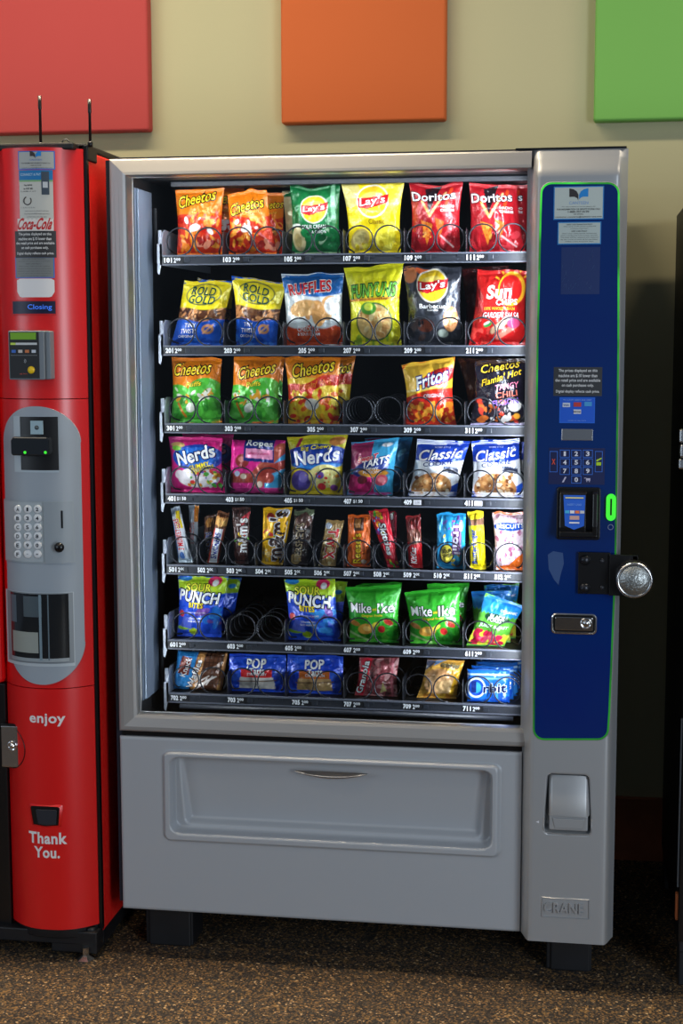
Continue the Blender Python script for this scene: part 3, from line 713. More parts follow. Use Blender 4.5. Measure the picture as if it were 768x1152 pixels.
# ------------------------------------------------------------------ snacks
NU, NV = 84, 100
UU, VV = np.meshgrid(np.linspace(0, 1, NU), np.linspace(0, 1, NV))
def smooth_noise(seed, n, m_):
    r = np.random.RandomState(seed); g = r.randn(m_, n)
    x = UU * (n - 1); y = VV * (m_ - 1); i = np.clip(x.astype(int), 0, n - 2); j = np.clip(y.astype(int), 0, m_ - 2)
    fx = x - i; fy = y - j; fx = fx * fx * (3 - 2 * fx); fy = fy * fy * (3 - 2 * fy)
    return (g[j, i] * (1 - fx) + g[j, i + 1] * fx) * (1 - fy) + (g[j + 1, i] * (1 - fx) + g[j + 1, i + 1] * fx) * fy
class Art:
    """printed pattern of a wrapper: colours over its face, u to the right, v up"""
    def __init__(s, base, asp=1.2, seed=1):
        s.a = np.zeros((NV, NU, 3)); s.a[:] = lin(base)[:3]; s.base = base; s.asp = asp; s.r = random.Random(seed); s.T = []
    def mix(s, k, col):
        k = np.clip(k, 0, 1)[..., None]; s.a = s.a * (1 - k) + np.array(lin(col)[:3]) * k; return s
    def band(s, v0, v1, col, amp=0.0, fr=2.0, ph=0.0, slope=0.0, sharp=60):
        w = amp * np.sin(fr * 2 * pi * UU + ph) + slope * (UU - 0.5)
        return s.mix(np.minimum((VV - v0 - w) * sharp + .5, (v1 + w - VV) * sharp + .5), col)
    def top(s, v0, col, amp=0.0, fr=1.0, ph=0.0, slope=0.0, jag=0.0):
        w = amp * np.sin(fr * 2 * pi * UU + ph) + slope * (UU - 0.5) + jag * np.abs(((UU * 9) % 1) - .5)
        return s.mix((VV - v0 - w) * 60 + .5, col)
    def ell(s, cu, cv, rx, ry, col, rot=0.0, soft=80):
        du = UU - cu; dv = (VV - cv) * s.asp; c, n = cos(radians(rot)), sin(radians(rot))
        d = np.sqrt(((du * c + dv * n) / rx) ** 2 + ((-du * n + dv * c) / (ry)) ** 2)
        return s.mix((1 - d) * soft * min(rx, ry) + .5, col)
    def blobs(s, u0, u1, v0, v1, cols, n, size, asp=1.8):
        for _ in range(int(n * 1.6)):
            k = size * 0.8 * s.r.uniform(0.4, 1.3)
            s.ell(s.r.uniform(u0, u1), s.r.uniform(v0, v1), k * asp, k, s.r.choice(cols), s.r.uniform(0, 180), 150)
        return s
    def line(s, u0, v0, u1, v1, w, col):
        du, dv = u1 - u0, (v1 - v0) * s.asp; L2 = du * du + dv * dv + 1e-9
        t = np.clip(((UU - u0) * du + (VV - v0) * s.asp * dv) / L2, 0, 1)
        d = np.sqrt((UU - u0 - t * du) ** 2 + ((VV - v0) * s.asp - t * dv) ** 2)
        return s.mix((w - d) * 50 + .5, col)
    def poly(s, pts, col):
        k = np.zeros(UU.shape, bool); n = len(pts)
        for i in range(n):
            (x0, y0), (x1, y1) = pts[i], pts[(i + 1) % n]
            c = ((y0 > VV) != (y1 > VV)); k ^= c & (UU < (x1 - x0) * (VV - y0) / ((y1 - y0) if y1 != y0 else 1e-9) + x0)
        return s.mix(k.astype(float), col)
    def t(s, body, u, v, w, h, col, edge=None, rot=0, shear=0.0, bold=0.02, ew=0.05, arch=0.0, deco=None):
        """lettering; w and h in widths of the wrapper"""
        s.T.append((body, u, v, w, h, col, edge, rot, shear, bold * 0.55, ew * 0.8, arch)); return s

BAGN = 0
def bag(name, label, group, cat, quad, art, Y=0.178, T=0.028, row=None, kind='bag', waist=0.035, dip=0.0, seed=None, wr=1.0, snap=True, seal=0.06, matn='foil'):
    """a filled wrapper: quad = its four corners in the photograph (tl, tr, br, bl)"""
    global BAGN; BAGN += 1; seed = seed or BAGN
    P = [np.array([at(x, y, Y)[0], at(x, y, Y)[2]]) for x, y in quad]
    if row is not None and snap:
        zf = FLOORZ[row] + 0.0008
        P[2][1] = zf if abs(P[2][1] - zf) < 0.03 else P[2][1]; P[3][1] = zf if abs(P[3][1] - zf) < 0.03 else P[3][1]
    TLp, TRp, BRp, BLp = P
    wd = (np.linalg.norm(TRp - TLp) + np.linalg.norm(BRp - BLp)) / 2; ht = (np.linalg.norm(TLp - BLp) + np.linalg.norm(TRp - BRp)) / 2
    nz = smooth_noise(seed, 6, 7) * 0.0022 + smooth_noise(seed + 50, 13, 12) * 0.0010
    cre = np.zeros(UU.shape); rr = random.Random(seed)
    for _ in range(9):                                       # creases that run in from the seals
        u0 = rr.uniform(0.02, 0.98); v0 = rr.choice((0.03, 0.95)); L_ = rr.uniform(0.15, 0.4); a_ = rr.uniform(-0.6, 0.6)
        t = np.clip((VV - v0) / (L_ if v0 < .5 else -L_), 0, 1); d = UU - u0 - a_ * (VV - v0)
        cre += np.exp(-(d / 0.03) ** 2) * (1 - t) * (t > 0) * 0.0024 * rr.choice((-1, 1))
    def prof():
        s_ = np.sin(pi * np.clip((VV - seal) / (1 - 2 * seal), 0, 1))
        if kind == 'box': s_ = np.clip(np.minimum(VV, 1 - VV) * 9, 0, 1) ** .5; e = np.clip(np.minimum(UU, 1 - UU) * 12, 0, 1) ** .5
        elif kind == 'bar': s_ = np.clip(np.minimum(VV - .05, .95 - VV) * 8, 0, 1) ** .6; e = np.sin(pi * UU) ** .55
        else: s_ = s_ ** 0.62; e = np.sin(pi * UU) ** 0.72
        return e * s_
    pf = prof(); D = T * pf + (nz + cre) * wr * np.clip(pf * 3, 0.15, 1)
    if kind != 'box': D += 0.0006 * np.sin(VV * 260) * ((VV < seal * .8) | (VV > 1 - seal * .8))
    wst = waist * np.sin(pi * VV) if kind != 'box' else waist * 0
    Uw = 0.5 + (UU - 0.5) * (1 - 2 * wst)
    Vw = VV - dip * np.sin(pi * UU) * VV ** 3 + 0.010 * wr * smooth_noise(seed + 9, 6, 2) * (VV ** 4)
    XX = (TLp[0] * (1 - Uw) + TRp[0] * Uw) * Vw + (BLp[0] * (1 - Uw) + BRp[0] * Uw) * (1 - Vw)
    ZZ = (TLp[1] * (1 - Uw) + TRp[1] * Uw) * Vw + (BLp[1] * (1 - Uw) + BRp[1] * Uw) * (1 - Vw)
    YY = Y - D
    b = MB()
    vs_ = [(float(x), float(y), float(z)) for x, y, z in zip(XX.ravel(), YY.ravel(), ZZ.ravel())]
    cs = [(float(c[0]), float(c[1]), float(c[2]), 1.0) for c in art.a.reshape(-1, 3)]
    b.add(vs_, [(j * NU + i, j * NU + i + 1, (j + 1) * NU + i + 1, (j + 1) * NU + i) for j in range(NV - 1) for i in range(NU - 1)], cs, 0, True)
    I = sorted(set(list(range(0, NU, 6)) + [NU - 1])); J = sorted(set(list(range(0, NV, 7)) + [NV - 1]))
    bv = [(float(XX[j, i]), float(Y + T * 0.9 * pf[j, i]), float(ZZ[j, i])) for j in J for i in I]; ni = len(I)
    b.add(bv, [(j * ni + i, (j + 1) * ni + i, (j + 1) * ni + i + 1, j * ni + i + 1) for j in range(len(J) - 1) for i in range(ni - 1)], art.base, 0, True)
    def samp(A_, u, v):
        x = min(max(u, 0), 1) * (NU - 1); y = min(max(v, 0), 1) * (NV - 1); i = min(int(x), NU - 2); j = min(int(y), NV - 2); fx, fy = x - i, y - j
        return (A_[j, i] * (1 - fx) + A_[j, i + 1] * fx) * (1 - fy) + (A_[j + 1, i] * (1 - fx) + A_[j + 1, i + 1] * fx) * fy
    asp = ht / wd
    for (body, u, v, w, h, col, edge, rot, shear, bold, ew, arch) in art.T:
        for lay, (c_, bo, of) in enumerate(([(edge, bold + ew, 0.0011)] if edge else []) + [(col, bold, 0.0019)]):
            tv, tt = text2d(body, bo, bold if edge and lay == 0 else None)
            ca, sa = cos(radians(rot)), sin(radians(rot)); out = []
            w2, h2 = w, h
            for x, y in tv:
                X = x * w2 + shear * y * h2; Z = y * h2 - arch * h * (2 * x) ** 2
                uu = u + X * ca - Z * sa; v2 = v + (X * sa + Z * ca) / asp
                out.append((float(samp(XX, uu, v2)), float(samp(YY, uu, v2)) - of, float(samp(ZZ, uu, v2))))
            b.add(out, tt, c_)
    zmin = float(ZZ.min())
    ob = b.build(name, matn, None, origin=(float((BLp[0] + BRp[0]) / 2), Y, zmin))
    tag(ob, label, cat, group); return ob

W_, K_, YL = (240, 240, 240), (16, 14, 14), (250, 214, 30)
G1 = 'chip bags on the upper trays'; G4 = 'candy and cookie bags on the fourth tray'; G5 = 'candy bars on the fifth tray'; G6 = 'candy bags on the sixth tray'; G7 = 'packs on the lowest tray'
def a_puff(seed=1, flame=False, green=False):
    a = Art((236, 116, 16), 1.15, seed)
    if green:
        a.top(-1, (84, 190, 60)).top(0.50, (236, 128, 14), 0.05, 1, 0.3, -0.12)
        a.ell(0.72, 0.52, 0.32, 0.2, (84, 190, 60)).blobs(0.1, 0.9, 0.28, 0.52, [(240, 236, 220), (226, 160, 40), (60, 140, 40)], 16, 0.04, 2.4).blobs(0.1, 0.9, 0.06, 0.3, [(110, 210, 90), (60, 160, 50)], 8, 0.06)
        a.ell(0.42, 0.24, 0.1, 0.08, (235, 240, 225), 30).line(0.15, 0.3, 0.3, 0.1, 0.02, (214, 110, 30)).band(-1, 0.03, (90, 190, 70))
        a.t('Puffs', 0.5, 0.60, 0.30, 0.09, (250, 226, 60), (90, 130, 20), 6, 0.2)
    elif flame:
        a.top(-1, (232, 190, 40)).top(0.70, (238, 132, 14), 0.02, 1, 0, 0.05).band(0.50, 0.66, (206, 44, 20), 0.03, 1.5, 1, 0.2)
        a.blobs(0.05, 0.95, 0.22, 0.5, [(240, 196, 30), (226, 60, 24), (244, 220, 90), (222, 100, 24)], 26, 0.05, 1.8).ell(0.5, 0.3, 0.14, 0.1, (232, 226, 214)).blobs(0.0, 1, 0.0, 0.12, [(204, 40, 20), (238, 160, 30)], 14, 0.05)
        a.t("Flamin' Hot", 0.56, 0.60, 0.62, 0.10, (220, 40, 22), (250, 210, 60), 12, 0.3, ew=0.03)
    else:
        a.top(-1, (214, 52, 22)).top(0.60, (240, 126, 14), 0.03, 1, 0.5).blobs(0.05, 0.95, 0.12, 0.60, [(240, 130, 26), (226, 66, 20), (250, 160, 50), (196, 30, 16)], 34, 0.05, 2.6)
        a.blobs(0.2, 0.8, 0.34, 0.60, [(244, 240, 236), (228, 140, 60)], 7, 0.045, 1.6).ell(0.45, 0.42, 0.13, 0.06, (240, 236, 232), 8).band(-1, 0.05, (236, 120, 20)).blobs(0.5, 0.95, 0.12, 0.25, [(150, 30, 24), (226, 140, 110)], 6, 0.06)
        a.t('Crunchy', 0.62, 0.665, 0.46, 0.10, (250, 190, 60), (170, 66, 10), 8, 0.3, ew=0.02)
    return a
def cheesy(a, u=0.48, v=0.84, w=0.78, rot=6):
    return a.t('Cheetos', u, v, w, 0.235, (252, 214, 40), (20, 14, 10), rot, 0.25, 0.03, 0.07)
c_ = 'chip bag'
bag('chip_bag', 'orange bag of crunchy cheese puffs with black-edged yellow lettering above tag 101', G1, c_, [(197, 214), (252, 212), (250, 285), (199, 285)], cheesy(a_puff(1), 0.46, 0.86, 0.80, 12), row=0)
bag('chip_bag', 'second orange puff bag tucked behind the front bag above tag 101', G1, c_, [(216, 208), (275, 212), (270, 285), (222, 285)], cheesy(a_puff(2), 0.62, 0.84, 0.7), Y=0.26, row=0, T=0.02)
bag('chip_bag', 'orange bag of crunchy cheese puffs with dropped left shoulder above tag 103', G1, c_, [(256, 219), (300, 214), (312, 286), (257, 286)], cheesy(a_puff(3), 0.48, 0.77, 0.86, 10), row=0, dip=-0.03)
bag('chip_bag', 'second orange puff bag behind the front bag above tag 103', G1, c_, [(280, 216), (320, 216), (319, 285), (285, 285)], cheesy(a_puff(4), 0.6, 0.80, 0.8), Y=0.26, row=0, T=0.02)
def a_lays(base, sub, kind, seed=1):
    a = Art(base, 1.2, seed)
    if kind == 'g':
        a.ell(0.5, 0.66, 0.36, 0.36, (24, 120, 62)).line(0.86, 0.95, 0.9, 0.5, 0.04, (130, 190, 150)).ell(0.16, 0.22, 0.14, 0.2, (214, 200, 150), 20).ell(0.14, 0.2, 0.08, 0.12, (190, 170, 110), 20).ell(0.7, 0.25, 0.16, 0.06, (170, 205, 170), 50).ell(0.1, 0.4, 0.1, 0.03, (226, 236, 220)).blobs(0.3, 0.9, 0.05, 0.35, [(20, 130, 66), (10, 88, 44)], 8, 0.06).band(-1, 0.035, (180, 190, 160))
    elif kind == 'y':
        a.ell(0.1, 0.8, 0.2, 0.22, (222, 206, 120)).ell(0.85, 0.8, 0.2, 0.26, (236, 214, 60)).ell(0.24, 0.2, 0.2, 0.15, (200, 176, 96), 30).ell(0.22, 0.22, 0.14, 0.09, (226, 208, 130), 30).ell(0.72, 0.24, 0.2, 0.2, (244, 226, 60)).blobs(0.1, 0.9, 0.02, 0.16, [(206, 180, 30), (250, 236, 90)], 10, 0.05).band(0.96, 2, (226, 214, 140))
    else:
        a.ell(0.48, 0.64, 0.48, 0.52, (74, 78, 88)).ell(0.48, 0.66, 0.34, 0.34, (52, 54, 62)).ell(0.1, 0.9, 0.13, 0.13, (186, 110, 66)).ell(0.34, 0.95, 0.13, 0.06, (214, 96, 50)).ell(0.75, 0.9, 0.2, 0.1, (40, 42, 50)).ell(0.82, 0.34, 0.13, 0.19, (224, 150, 90), -10).ell(0.84, 0.36, 0.07, 0.11, (238, 180, 120), -10).ell(0.34, 0.26, 0.17, 0.1, (96, 48, 34)).ell(0.66, 0.16, 0.1, 0.06, (150, 160, 150)).blobs(0.05, 0.3, 0.1, 0.5, [(30, 32, 38), (64, 50, 48)], 6, 0.05)
    cv = 0.76 if kind == 'k' else (0.64 if kind == 'g' else 0.68)
    a.ell(0.5, cv, 0.285, 0.26, (244, 240, 230)).ell(0.5, cv, 0.265, 0.24, (250, 206, 40)).ell(0.5, cv + 0.04, 0.2, 0.10, (250, 222, 110))
    a.poly([(0.23, cv - 0.07), (0.40, cv - 0.10), (0.77, cv - 0.03), (0.78, cv + 0.09), (0.6, cv + 0.06), (0.24, cv + 0.05)], (206, 26, 32))
    a.t("Lay's", 0.5, cv - 0.005, 0.46, 0.17, W_, (206, 26, 32), 6, 0.15, 0.03, 0.06)
    a.t(sub, 0.5 if kind != 'y' else 0.58, cv - 0.26, 0.5 if kind != 'y' else 0.3, 0.08, W_ if kind != 'y' else (120, 90, 20), None, 0)
    return a
bag('chip_bag', 'green potato chip bag with round yellow and red emblem above tag 105', G1, c_, [(325.5, 204), (383, 201.5), (383, 285), (328, 285)], a_lays((16, 104, 54), 'SOUR CREAM', 'g', 5).t('& ONION', 0.6, 0.31, 0.3, 0.06, W_), row=0, dip=0.11)
bag('chip_bag', 'pale corner of a chip bag showing behind the green bag above tag 105', G1, c_, [(317, 214), (372, 209), (372, 285), (322, 285)], Art((200, 190, 140)).top(0.9, (30, 110, 60)), Y=0.26, row=0, T=0.018)
bag('chip_bag', 'yellow potato chip bag with round red and yellow emblem above tag 107', G1, c_, [(382, 201), (456.5, 197), (451, 284), (392, 284)], a_lays((246, 218, 22), 'Classic', 'y', 6), row=0, waist=0.06)
def a_dor(seed):
    a = Art((170, 22, 32), 1.15, seed); a.poly([(0.3, 0.92), (0.62, 1.0), (0.38, 0.55)], (30, 18, 24)).line(0.24, 0.72, 0.40, 0.52, 0.022, (236, 170, 90)).line(0.40, 0.52, 0.70, 0.86, 0.022, (238, 190, 130)).line(0.8, 0.9, 0.7, 0.6, 0.03, (226, 70, 30))
    a.poly([(0.2, 0.46), (0.46, 0.40), (0.34, 0.12)], (226, 126, 40)).poly([(0.5, 0.5), (0.7, 0.44), (0.6, 0.2)], (206, 100, 40)).blobs(0.24, 0.42, 0.22, 0.44, [(244, 170, 70), (200, 80, 24)], 10, 0.025, 1.2).blobs(0.6, 0.95, 0.1, 0.3, [(214, 60, 70), (160, 20, 28)], 6, 0.06).line(0.62, 0.25, 0.86, 0.1, 0.012, (240, 200, 200))
    a.t('Doritos', 0.46, 0.80, 0.86, 0.17, W_, (34, 20, 40), 4, 0.0, 0.03, 0.06).t('NACHO', 0.76, 0.655, 0.26, 0.05, W_, None, 0).t('CHEESE', 0.76, 0.60, 0.28, 0.05, W_, None, 0)
    return a
bag('chip_bag', 'dark red tortilla chip bag with white lettering and flared top corners above tag 109', G1, c_, [(459.5, 202), (521, 204), (518, 283), (461.5, 283)], a_dor(7), row=0, waist=0.05, dip=0.07)
bag('chip_bag', 'dark red tortilla chip bag leaning right above tag 111', G1, c_, [(527.5, 206), (581, 209), (591, 282), (527.5, 282)], a_dor(8), row=0)
bag('chip_bag', 'second dark red tortilla chip bag behind the front bag above tag 111', G1, c_, [(540, 203), (594, 208), (596, 282), (545, 282)], a_dor(9), Y=0.26, row=0, T=0.018)
def a_pretz(seed, t=0.0):
    a = Art((24, 84, 190), 1.2, seed); a.band(0.36, 2, (112, 70, 40)).blobs(0.0, 1.0, 0.34, 0.60, [(206, 138, 84), (226, 160, 104), (90, 50, 30), (70, 36, 22)], 44, 0.035, 3).top(0.575, (246, 222, 30), 0.02, 1, 1)
    a.mix(((0.40 + 0.02 * np.sin(UU * 9)) - VV) * 60, (24, 86, 196)).ell(0.7, 0.26, 0.12, 0.09, (214, 150, 100)).ell(0.7, 0.26, 0.07, 0.045, (60, 90, 180)).line(0.62, 0.2, 0.8, 0.32, 0.016, (226, 170, 120)).blobs(0, 1, 0.02, 0.12, [(20, 70, 170), (50, 120, 220)], 8, 0.05)
    a.ell(0.48, 0.79, 0.37, 0.20, (10, 60, 60)).ell(0.48, 0.79, 0.35, 0.18, (250, 228, 40))
    a.t('ROLD', 0.48, 0.84, 0.50, 0.16, (12, 74, 66), None, t, 0, 0.03).t('GOLD', 0.48, 0.71, 0.56, 0.16, (12, 74, 66), None, t, 0, 0.03).t('TINY', 0.34, 0.32, 0.24, 0.08, W_).t('TWISTS', 0.32, 0.23, 0.34, 0.09, W_).t('ORIGINAL', 0.3, 0.15, 0.36, 0.05, W_)
    return a
bag('pretzel_bag', 'yellow and blue pretzel bag leaning left above tag 201', G1, c_, [(207, 316), (262, 316), (250, 386), (191.5, 386)], a_pretz(10, -4), row=1)
bag('pretzel_bag', 'yellow and blue pretzel bag with peaked left corner above tag 203', G1, c_, [(260, 310), (323, 319), (311, 385), (265, 385)], a_pretz(11, -6), row=1, waist=0.05)
bag('pretzel_bag', 'second yellow pretzel bag behind the front bag above tag 201', G1, c_, [(222, 313), (263, 318), (260, 386), (222, 386)], a_pretz(12), Y=0.26, row=1, T=0.018)
a = Art((214, 222, 226), 1.15, 13).top(0.70, (20, 96, 170), 0.03, 1, 1).blobs(0.2, 0.8, 0.40, 0.62, [(214, 160, 96), (226, 176, 116), (200, 140, 80)], 9, 0.10, 1.5).ell(0.35, 0.52, 0.26, 0.13, (220, 168, 104), 10).ell(0.62, 0.44, 0.12, 0.20, (214, 156, 92)).mix(((0.30 - 0.05 * np.abs(np.sin(UU * 7))) - VV) * 50, (206, 70, 24)).ell(0.85, 0.55, 0.13, 0.14, (236, 236, 236)).blobs(0, 1, 0.02, 0.2, [(190, 60, 20), (226, 90, 40)], 6, 0.06)
a.t('RUFFLES', 0.46, 0.80, 0.72, 0.19, (204, 24, 36), W_, 6, 0.0, 0.04, 0.06).t('CHEDDAR', 0.42, 0.235, 0.4, 0.08, W_).t('& SOUR CREAM', 0.42, 0.165, 0.4, 0.05, W_)
bag('chip_bag', 'blue, white and rust potato chip bag with red lettering above tag 205', G1, c_, [(316, 307.5), (387, 307.5), (386, 385), (322, 385)], a, row=1)
a = Art((232, 226, 30), 1.25, 14).blobs(0, 1, 0.0, 0.15, [(206, 206, 30), (150, 180, 40)], 10, 0.06).ell(0.5, 0.30, 0.37, 0.30, (34, 90, 50)).ell(0.5, 0.30, 0.345, 0.275, (226, 190, 120)).blobs(0.28, 0.74, 0.14, 0.46, [(244, 220, 160), (206, 150, 84), (236, 196, 120)], 22, 0.05, 2.0).ell(0.4, 0.47, 0.16, 0.10, (80, 150, 50)).ell(0.4, 0.49, 0.09, 0.06, (200, 214, 60)).band(0.565, 0.60, (236, 150, 40))
a.t('FUNYUNS', 0.5, 0.70, 0.86, 0.24, (110, 190, 50), (24, 66, 30), 0, 0.1, 0.05, 0.07, arch=0.1).t('Onion Flavored Rings', 0.5, 0.582, 0.6, 0.05, (90, 60, 20))
bag('chip_bag', 'yellow onion ring bag with green lettering above tag 207', G1, c_, [(386.5, 302), (454, 295.5), (451.6, 385), (394, 386)], a, row=1, waist=0.06)
bag('chip_bag', 'charcoal barbecue chip bag with round emblem above tag 209', G1, c_, [(453, 300), (519, 300), (520, 385), (459.5, 385)], a_lays((44, 46, 54), 'Barbecue', 'k', 15).t('FLAVORED', 0.5, 0.45, 0.2, 0.035, W_), row=1)
a = Art((190, 28, 26), 1.2, 16).blobs(0, 1, 0.0, 0.4, [(196, 24, 24), (226, 60, 50)], 10, 0.09).line(0.4, 0.2, 0.66, 0.34, 0.05, (236, 190, 150)).line(0.5, 0.12, 0.8, 0.26, 0.045, (226, 130, 110)).ell(0.3, 0.28, 0.08, 0.035, (60, 150, 70), 20).ell(0.28, 0.3, 0.06, 0.02, (236, 240, 226), 20).ell(0.78, 0.3, 0.12, 0.08, (226, 80, 130)).blobs(0.1, 0.35, 0.05, 0.22, [(190, 20, 20), (230, 70, 60)], 5, 0.07)
a.ell(0.72, 0.75, 0.27, 0.27, (246, 176, 40)).ell(0.70, 0.745, 0.225, 0.225, (212, 34, 30))
for k in range(8):
    w = radians(150 - 22 * k); a.line(0.72 + 0.31 * cos(w), 0.75 + 0.31 * sin(w) / 1.2, 0.72 + 0.38 * cos(w), 0.75 + 0.38 * sin(w) / 1.2, 0.012, (246, 186, 40))
a.t('Sun', 0.48, 0.71, 0.50, 0.26, W_, None, 2, 0.1, 0.06).t('CHIPS', 0.64, 0.575, 0.42, 0.11, W_, None, 2, 0, 0.03).t('100% WHOLE GRAIN', 0.5, 0.49, 0.6, 0.055, (250, 190, 50)).t('GARDEN SALSA', 0.54, 0.405, 0.7, 0.10, W_, (150, 20, 30), 0, 0.2, ew=0.02)
bag('chip_bag', 'bright red whole grain chip bag with a yellow sun above tag 211', G1, c_, [(537, 303), (593, 304), (592, 386), (527, 386)], a, row=1, T=0.033)
bag('chip_bag', 'dark maroon bag standing behind the bright red bag above tag 211', G1, c_, [(519, 303), (572, 299), (572, 386), (525, 386)], Art((104, 22, 20), 1.2, 17).blobs(0.1, 0.9, 0.2, 0.9, [(120, 40, 24), (86, 16, 18), (130, 70, 30)], 12, 0.07), Y=0.26, row=1, T=0.02)
# third tray
bag('chip_bag', 'orange and green puff bag, leftmost of the two, above tag 301', G1, c_, [(193, 402), (249.5, 402), (250, 474), (192, 474)], cheesy(a_puff(18, green=True), 0.44, 0.83, 0.76, 4), row=2)
bag('chip_bag', 'orange and green puff bag with flared right corner above tag 303', G1, c_, [(263, 402), (317, 401), (313, 474), (256, 474)], cheesy(a_puff(19, green=True), 0.52, 0.80, 0.78, 10), row=2)
bag('chip_bag', 'second orange puff bag behind the front bag above tag 303', G1, c_, [(275, 404), (320, 402), (318, 473), (280, 473)], a_puff(20, green=True), Y=0.26, row=2, T=0.018)
bag('chip_bag', 'orange and yellow hot puff bag with red flames above tag 305', G1, c_, [(320, 402), (383, 402), (382, 474), (324, 474)], cheesy(a_puff(21, flame=True), 0.52, 0.84, 0.80, 10), row=2)
bag('chip_bag', 'second orange hot puff bag behind the front bag above tag 305', G1, c_, [(345, 403), (400, 401), (392, 473), (345, 473)], cheesy(a_puff(22, flame=True), 0.6, 0.82, 0.7), Y=0.26, row=2, T=0.018)
a = Art((206, 48, 22), 1.2, 23).top(0.50, (244, 196, 50), 0.05, 0.5, 0, 0.10).top(0.78, (240, 190, 60)).ell(0.7, 0.72, 0.36, 0.16, (202, 30, 26), 14).blobs(0.04, 0.96, 0.03, 0.34, [(240, 140, 36), (250, 180, 60), (214, 60, 20), (246, 160, 50), (180, 30, 14)], 34, 0.05, 2).line(0.0, 0.55, 0.9, 0.60, 0.02, (246, 220, 120)).ell(0.62, 0.44, 0.4, 0.08, (206, 34, 26), 6)
a.t('Fritos', 0.58, 0.72, 0.66, 0.24, W_, (24, 34, 120), 12, 0.2, 0.04, 0.08).t('ORIGINAL', 0.62, 0.46, 0.44, 0.07, W_)
bag('chip_bag', 'red and golden corn chip bag leaning to the right above tag 309', G1, c_, [(451.6, 411), (512, 401), (513.5, 475), (454.5, 475)], a, row=2, waist=0.07)
a = Art((26, 22, 34), 1.15, 24).band(0.93, 2, (60, 40, 30)).blobs(0.1, 0.9, 0.05, 0.38, [(236, 232, 226), (214, 110, 40), (60, 50, 60), (206, 60, 40), (30, 26, 36)], 24, 0.05, 1.8).ell(0.82, 0.3, 0.12, 0.10, (240, 236, 230)).band(-1, 0.03, (190, 180, 220)).ell(0.85, 0.14, 0.06, 0.05, (246, 170, 50))
a.t('Cheetos', 0.5, 0.90, 0.76, 0.15, (252, 214, 60), (20, 14, 10), 6, 0.2).t("Flamin' Hot", 0.54, 0.74, 0.80, 0.13, (250, 206, 40), None, 14, 0.3).t('TANGY', 0.66, 0.60, 0.46, 0.11, (226, 120, 150), None, 6, 0, 0.03).t('CHILI', 0.66, 0.48, 0.42, 0.11, (220, 110, 90), None, 6, 0, 0.03).t('FUSION', 0.64, 0.36, 0.50, 0.11, (150, 110, 220), None, 6, 0, 0.03)
bag('chip_bag', 'black puff bag with yellow and purple lettering above tag 311', G1, c_, [(534, 407), (592, 403), (591, 476), (528.5, 475)], a, row=2)
bag('chip_bag', 'brown and orange bag standing behind the black bag above tag 311', G1, c_, [(515, 404), (570, 402), (568, 474), (530, 474)], Art((110, 54, 28), 1.2, 25).blobs(0, 1, 0.3, 1, [(130, 66, 30), (90, 40, 24)], 10, 0.08), Y=0.26, row=2, T=0.02)
# fourth tray
def a_nerd(kind, seed):
    if kind == 'p':
        a = Art((226, 30, 130), 1.1, seed).band(0.90, 2, (232, 50, 140)).ell(0.55, 0.64, 0.50, 0.26, (22, 70, 180)).ell(0.55, 0.66, 0.42, 0.18, (30, 110, 214)).ell(0.55, 0.28, 0.40, 0.20, (240, 232, 236)).blobs(0.35, 0.95, 0.12, 0.40, [(226, 60, 50), (240, 150, 40), (120, 80, 200), (90, 180, 70), (250, 220, 60), (240, 240, 240)], 26, 0.04, 1.3).ell(0.2, 0.33, 0.11, 0.09, (246, 236, 240)).ell(0.18, 0.86, 0.14, 0.05, (244, 200, 120)).ell(0.15, 0.80, 0.10, 0.05, (120, 190, 60))
        return a.t('Nerds', 0.52, 0.69, 0.74, 0.24, W_, (20, 30, 90), 14, 0, 0.05, 0.08).t('GUMMY', 0.60, 0.50, 0.40, 0.08, (250, 226, 40), (20, 50, 110), 14, 0, 0.03, 0.04).t('CLUSTERS', 0.66, 0.44, 0.44, 0.07, (250, 226, 40), (20, 50, 110), 14, 0, 0.03, 0.04)
    a = Art((236, 206, 30), 1.1, seed).band(0.80, 2, (214, 204, 40)).line(0.25, 1, 0.15, 0.8, 0.03, (170, 30, 60)).ell(0.85, 0.9, 0.14, 0.08, (206, 130, 60)).ell(0.5, 0.64, 0.60, 0.24, (20, 60, 160)).ell(0.5, 0.50, 0.5, 0.06, (30, 130, 220)).ell(0.22, 0.24, 0.20, 0.20, (110, 90, 190), 20).ell(0.27, 0.30, 0.09, 0.10, (150, 130, 220)).ell(0.68, 0.32, 0.30, 0.22, (250, 236, 150)).ell(0.6, 0.34, 0.08, 0.07, (120, 80, 180)).ell(0.62, 0.14, 0.08, 0.07, (224, 50, 60)).ell(0.85, 0.12, 0.07, 0.06, (150, 70, 160)).blobs(0.3, 1, 0.05, 0.42, [(250, 220, 60), (224, 60, 50), (240, 160, 50)], 12, 0.03, 1.2)
    return a.t('Big Chewy', 0.5, 0.80, 0.54, 0.09, (240, 220, 40), (20, 60, 140), 4, 0.1, 0.03, 0.04).t('Nerds', 0.52, 0.655, 0.82, 0.24, W_, (20, 60, 160), 6, 0, 0.05, 0.08)
c_ = 'candy bag'
bag('candy_bag', 'pink and blue gummy candy bag with white lettering above tag 401', G4, c_, [(189.5, 491), (250, 492), (253, 554), (192, 554)], a_nerd('p', 26), row=3)
bag('candy_bag', 'second pink gummy candy bag behind the front bag above tag 401', G4, c_, [(205, 488), (263, 489), (259, 553), (210, 553)], a_nerd('p', 27), Y=0.26, row=3, T=0.018)
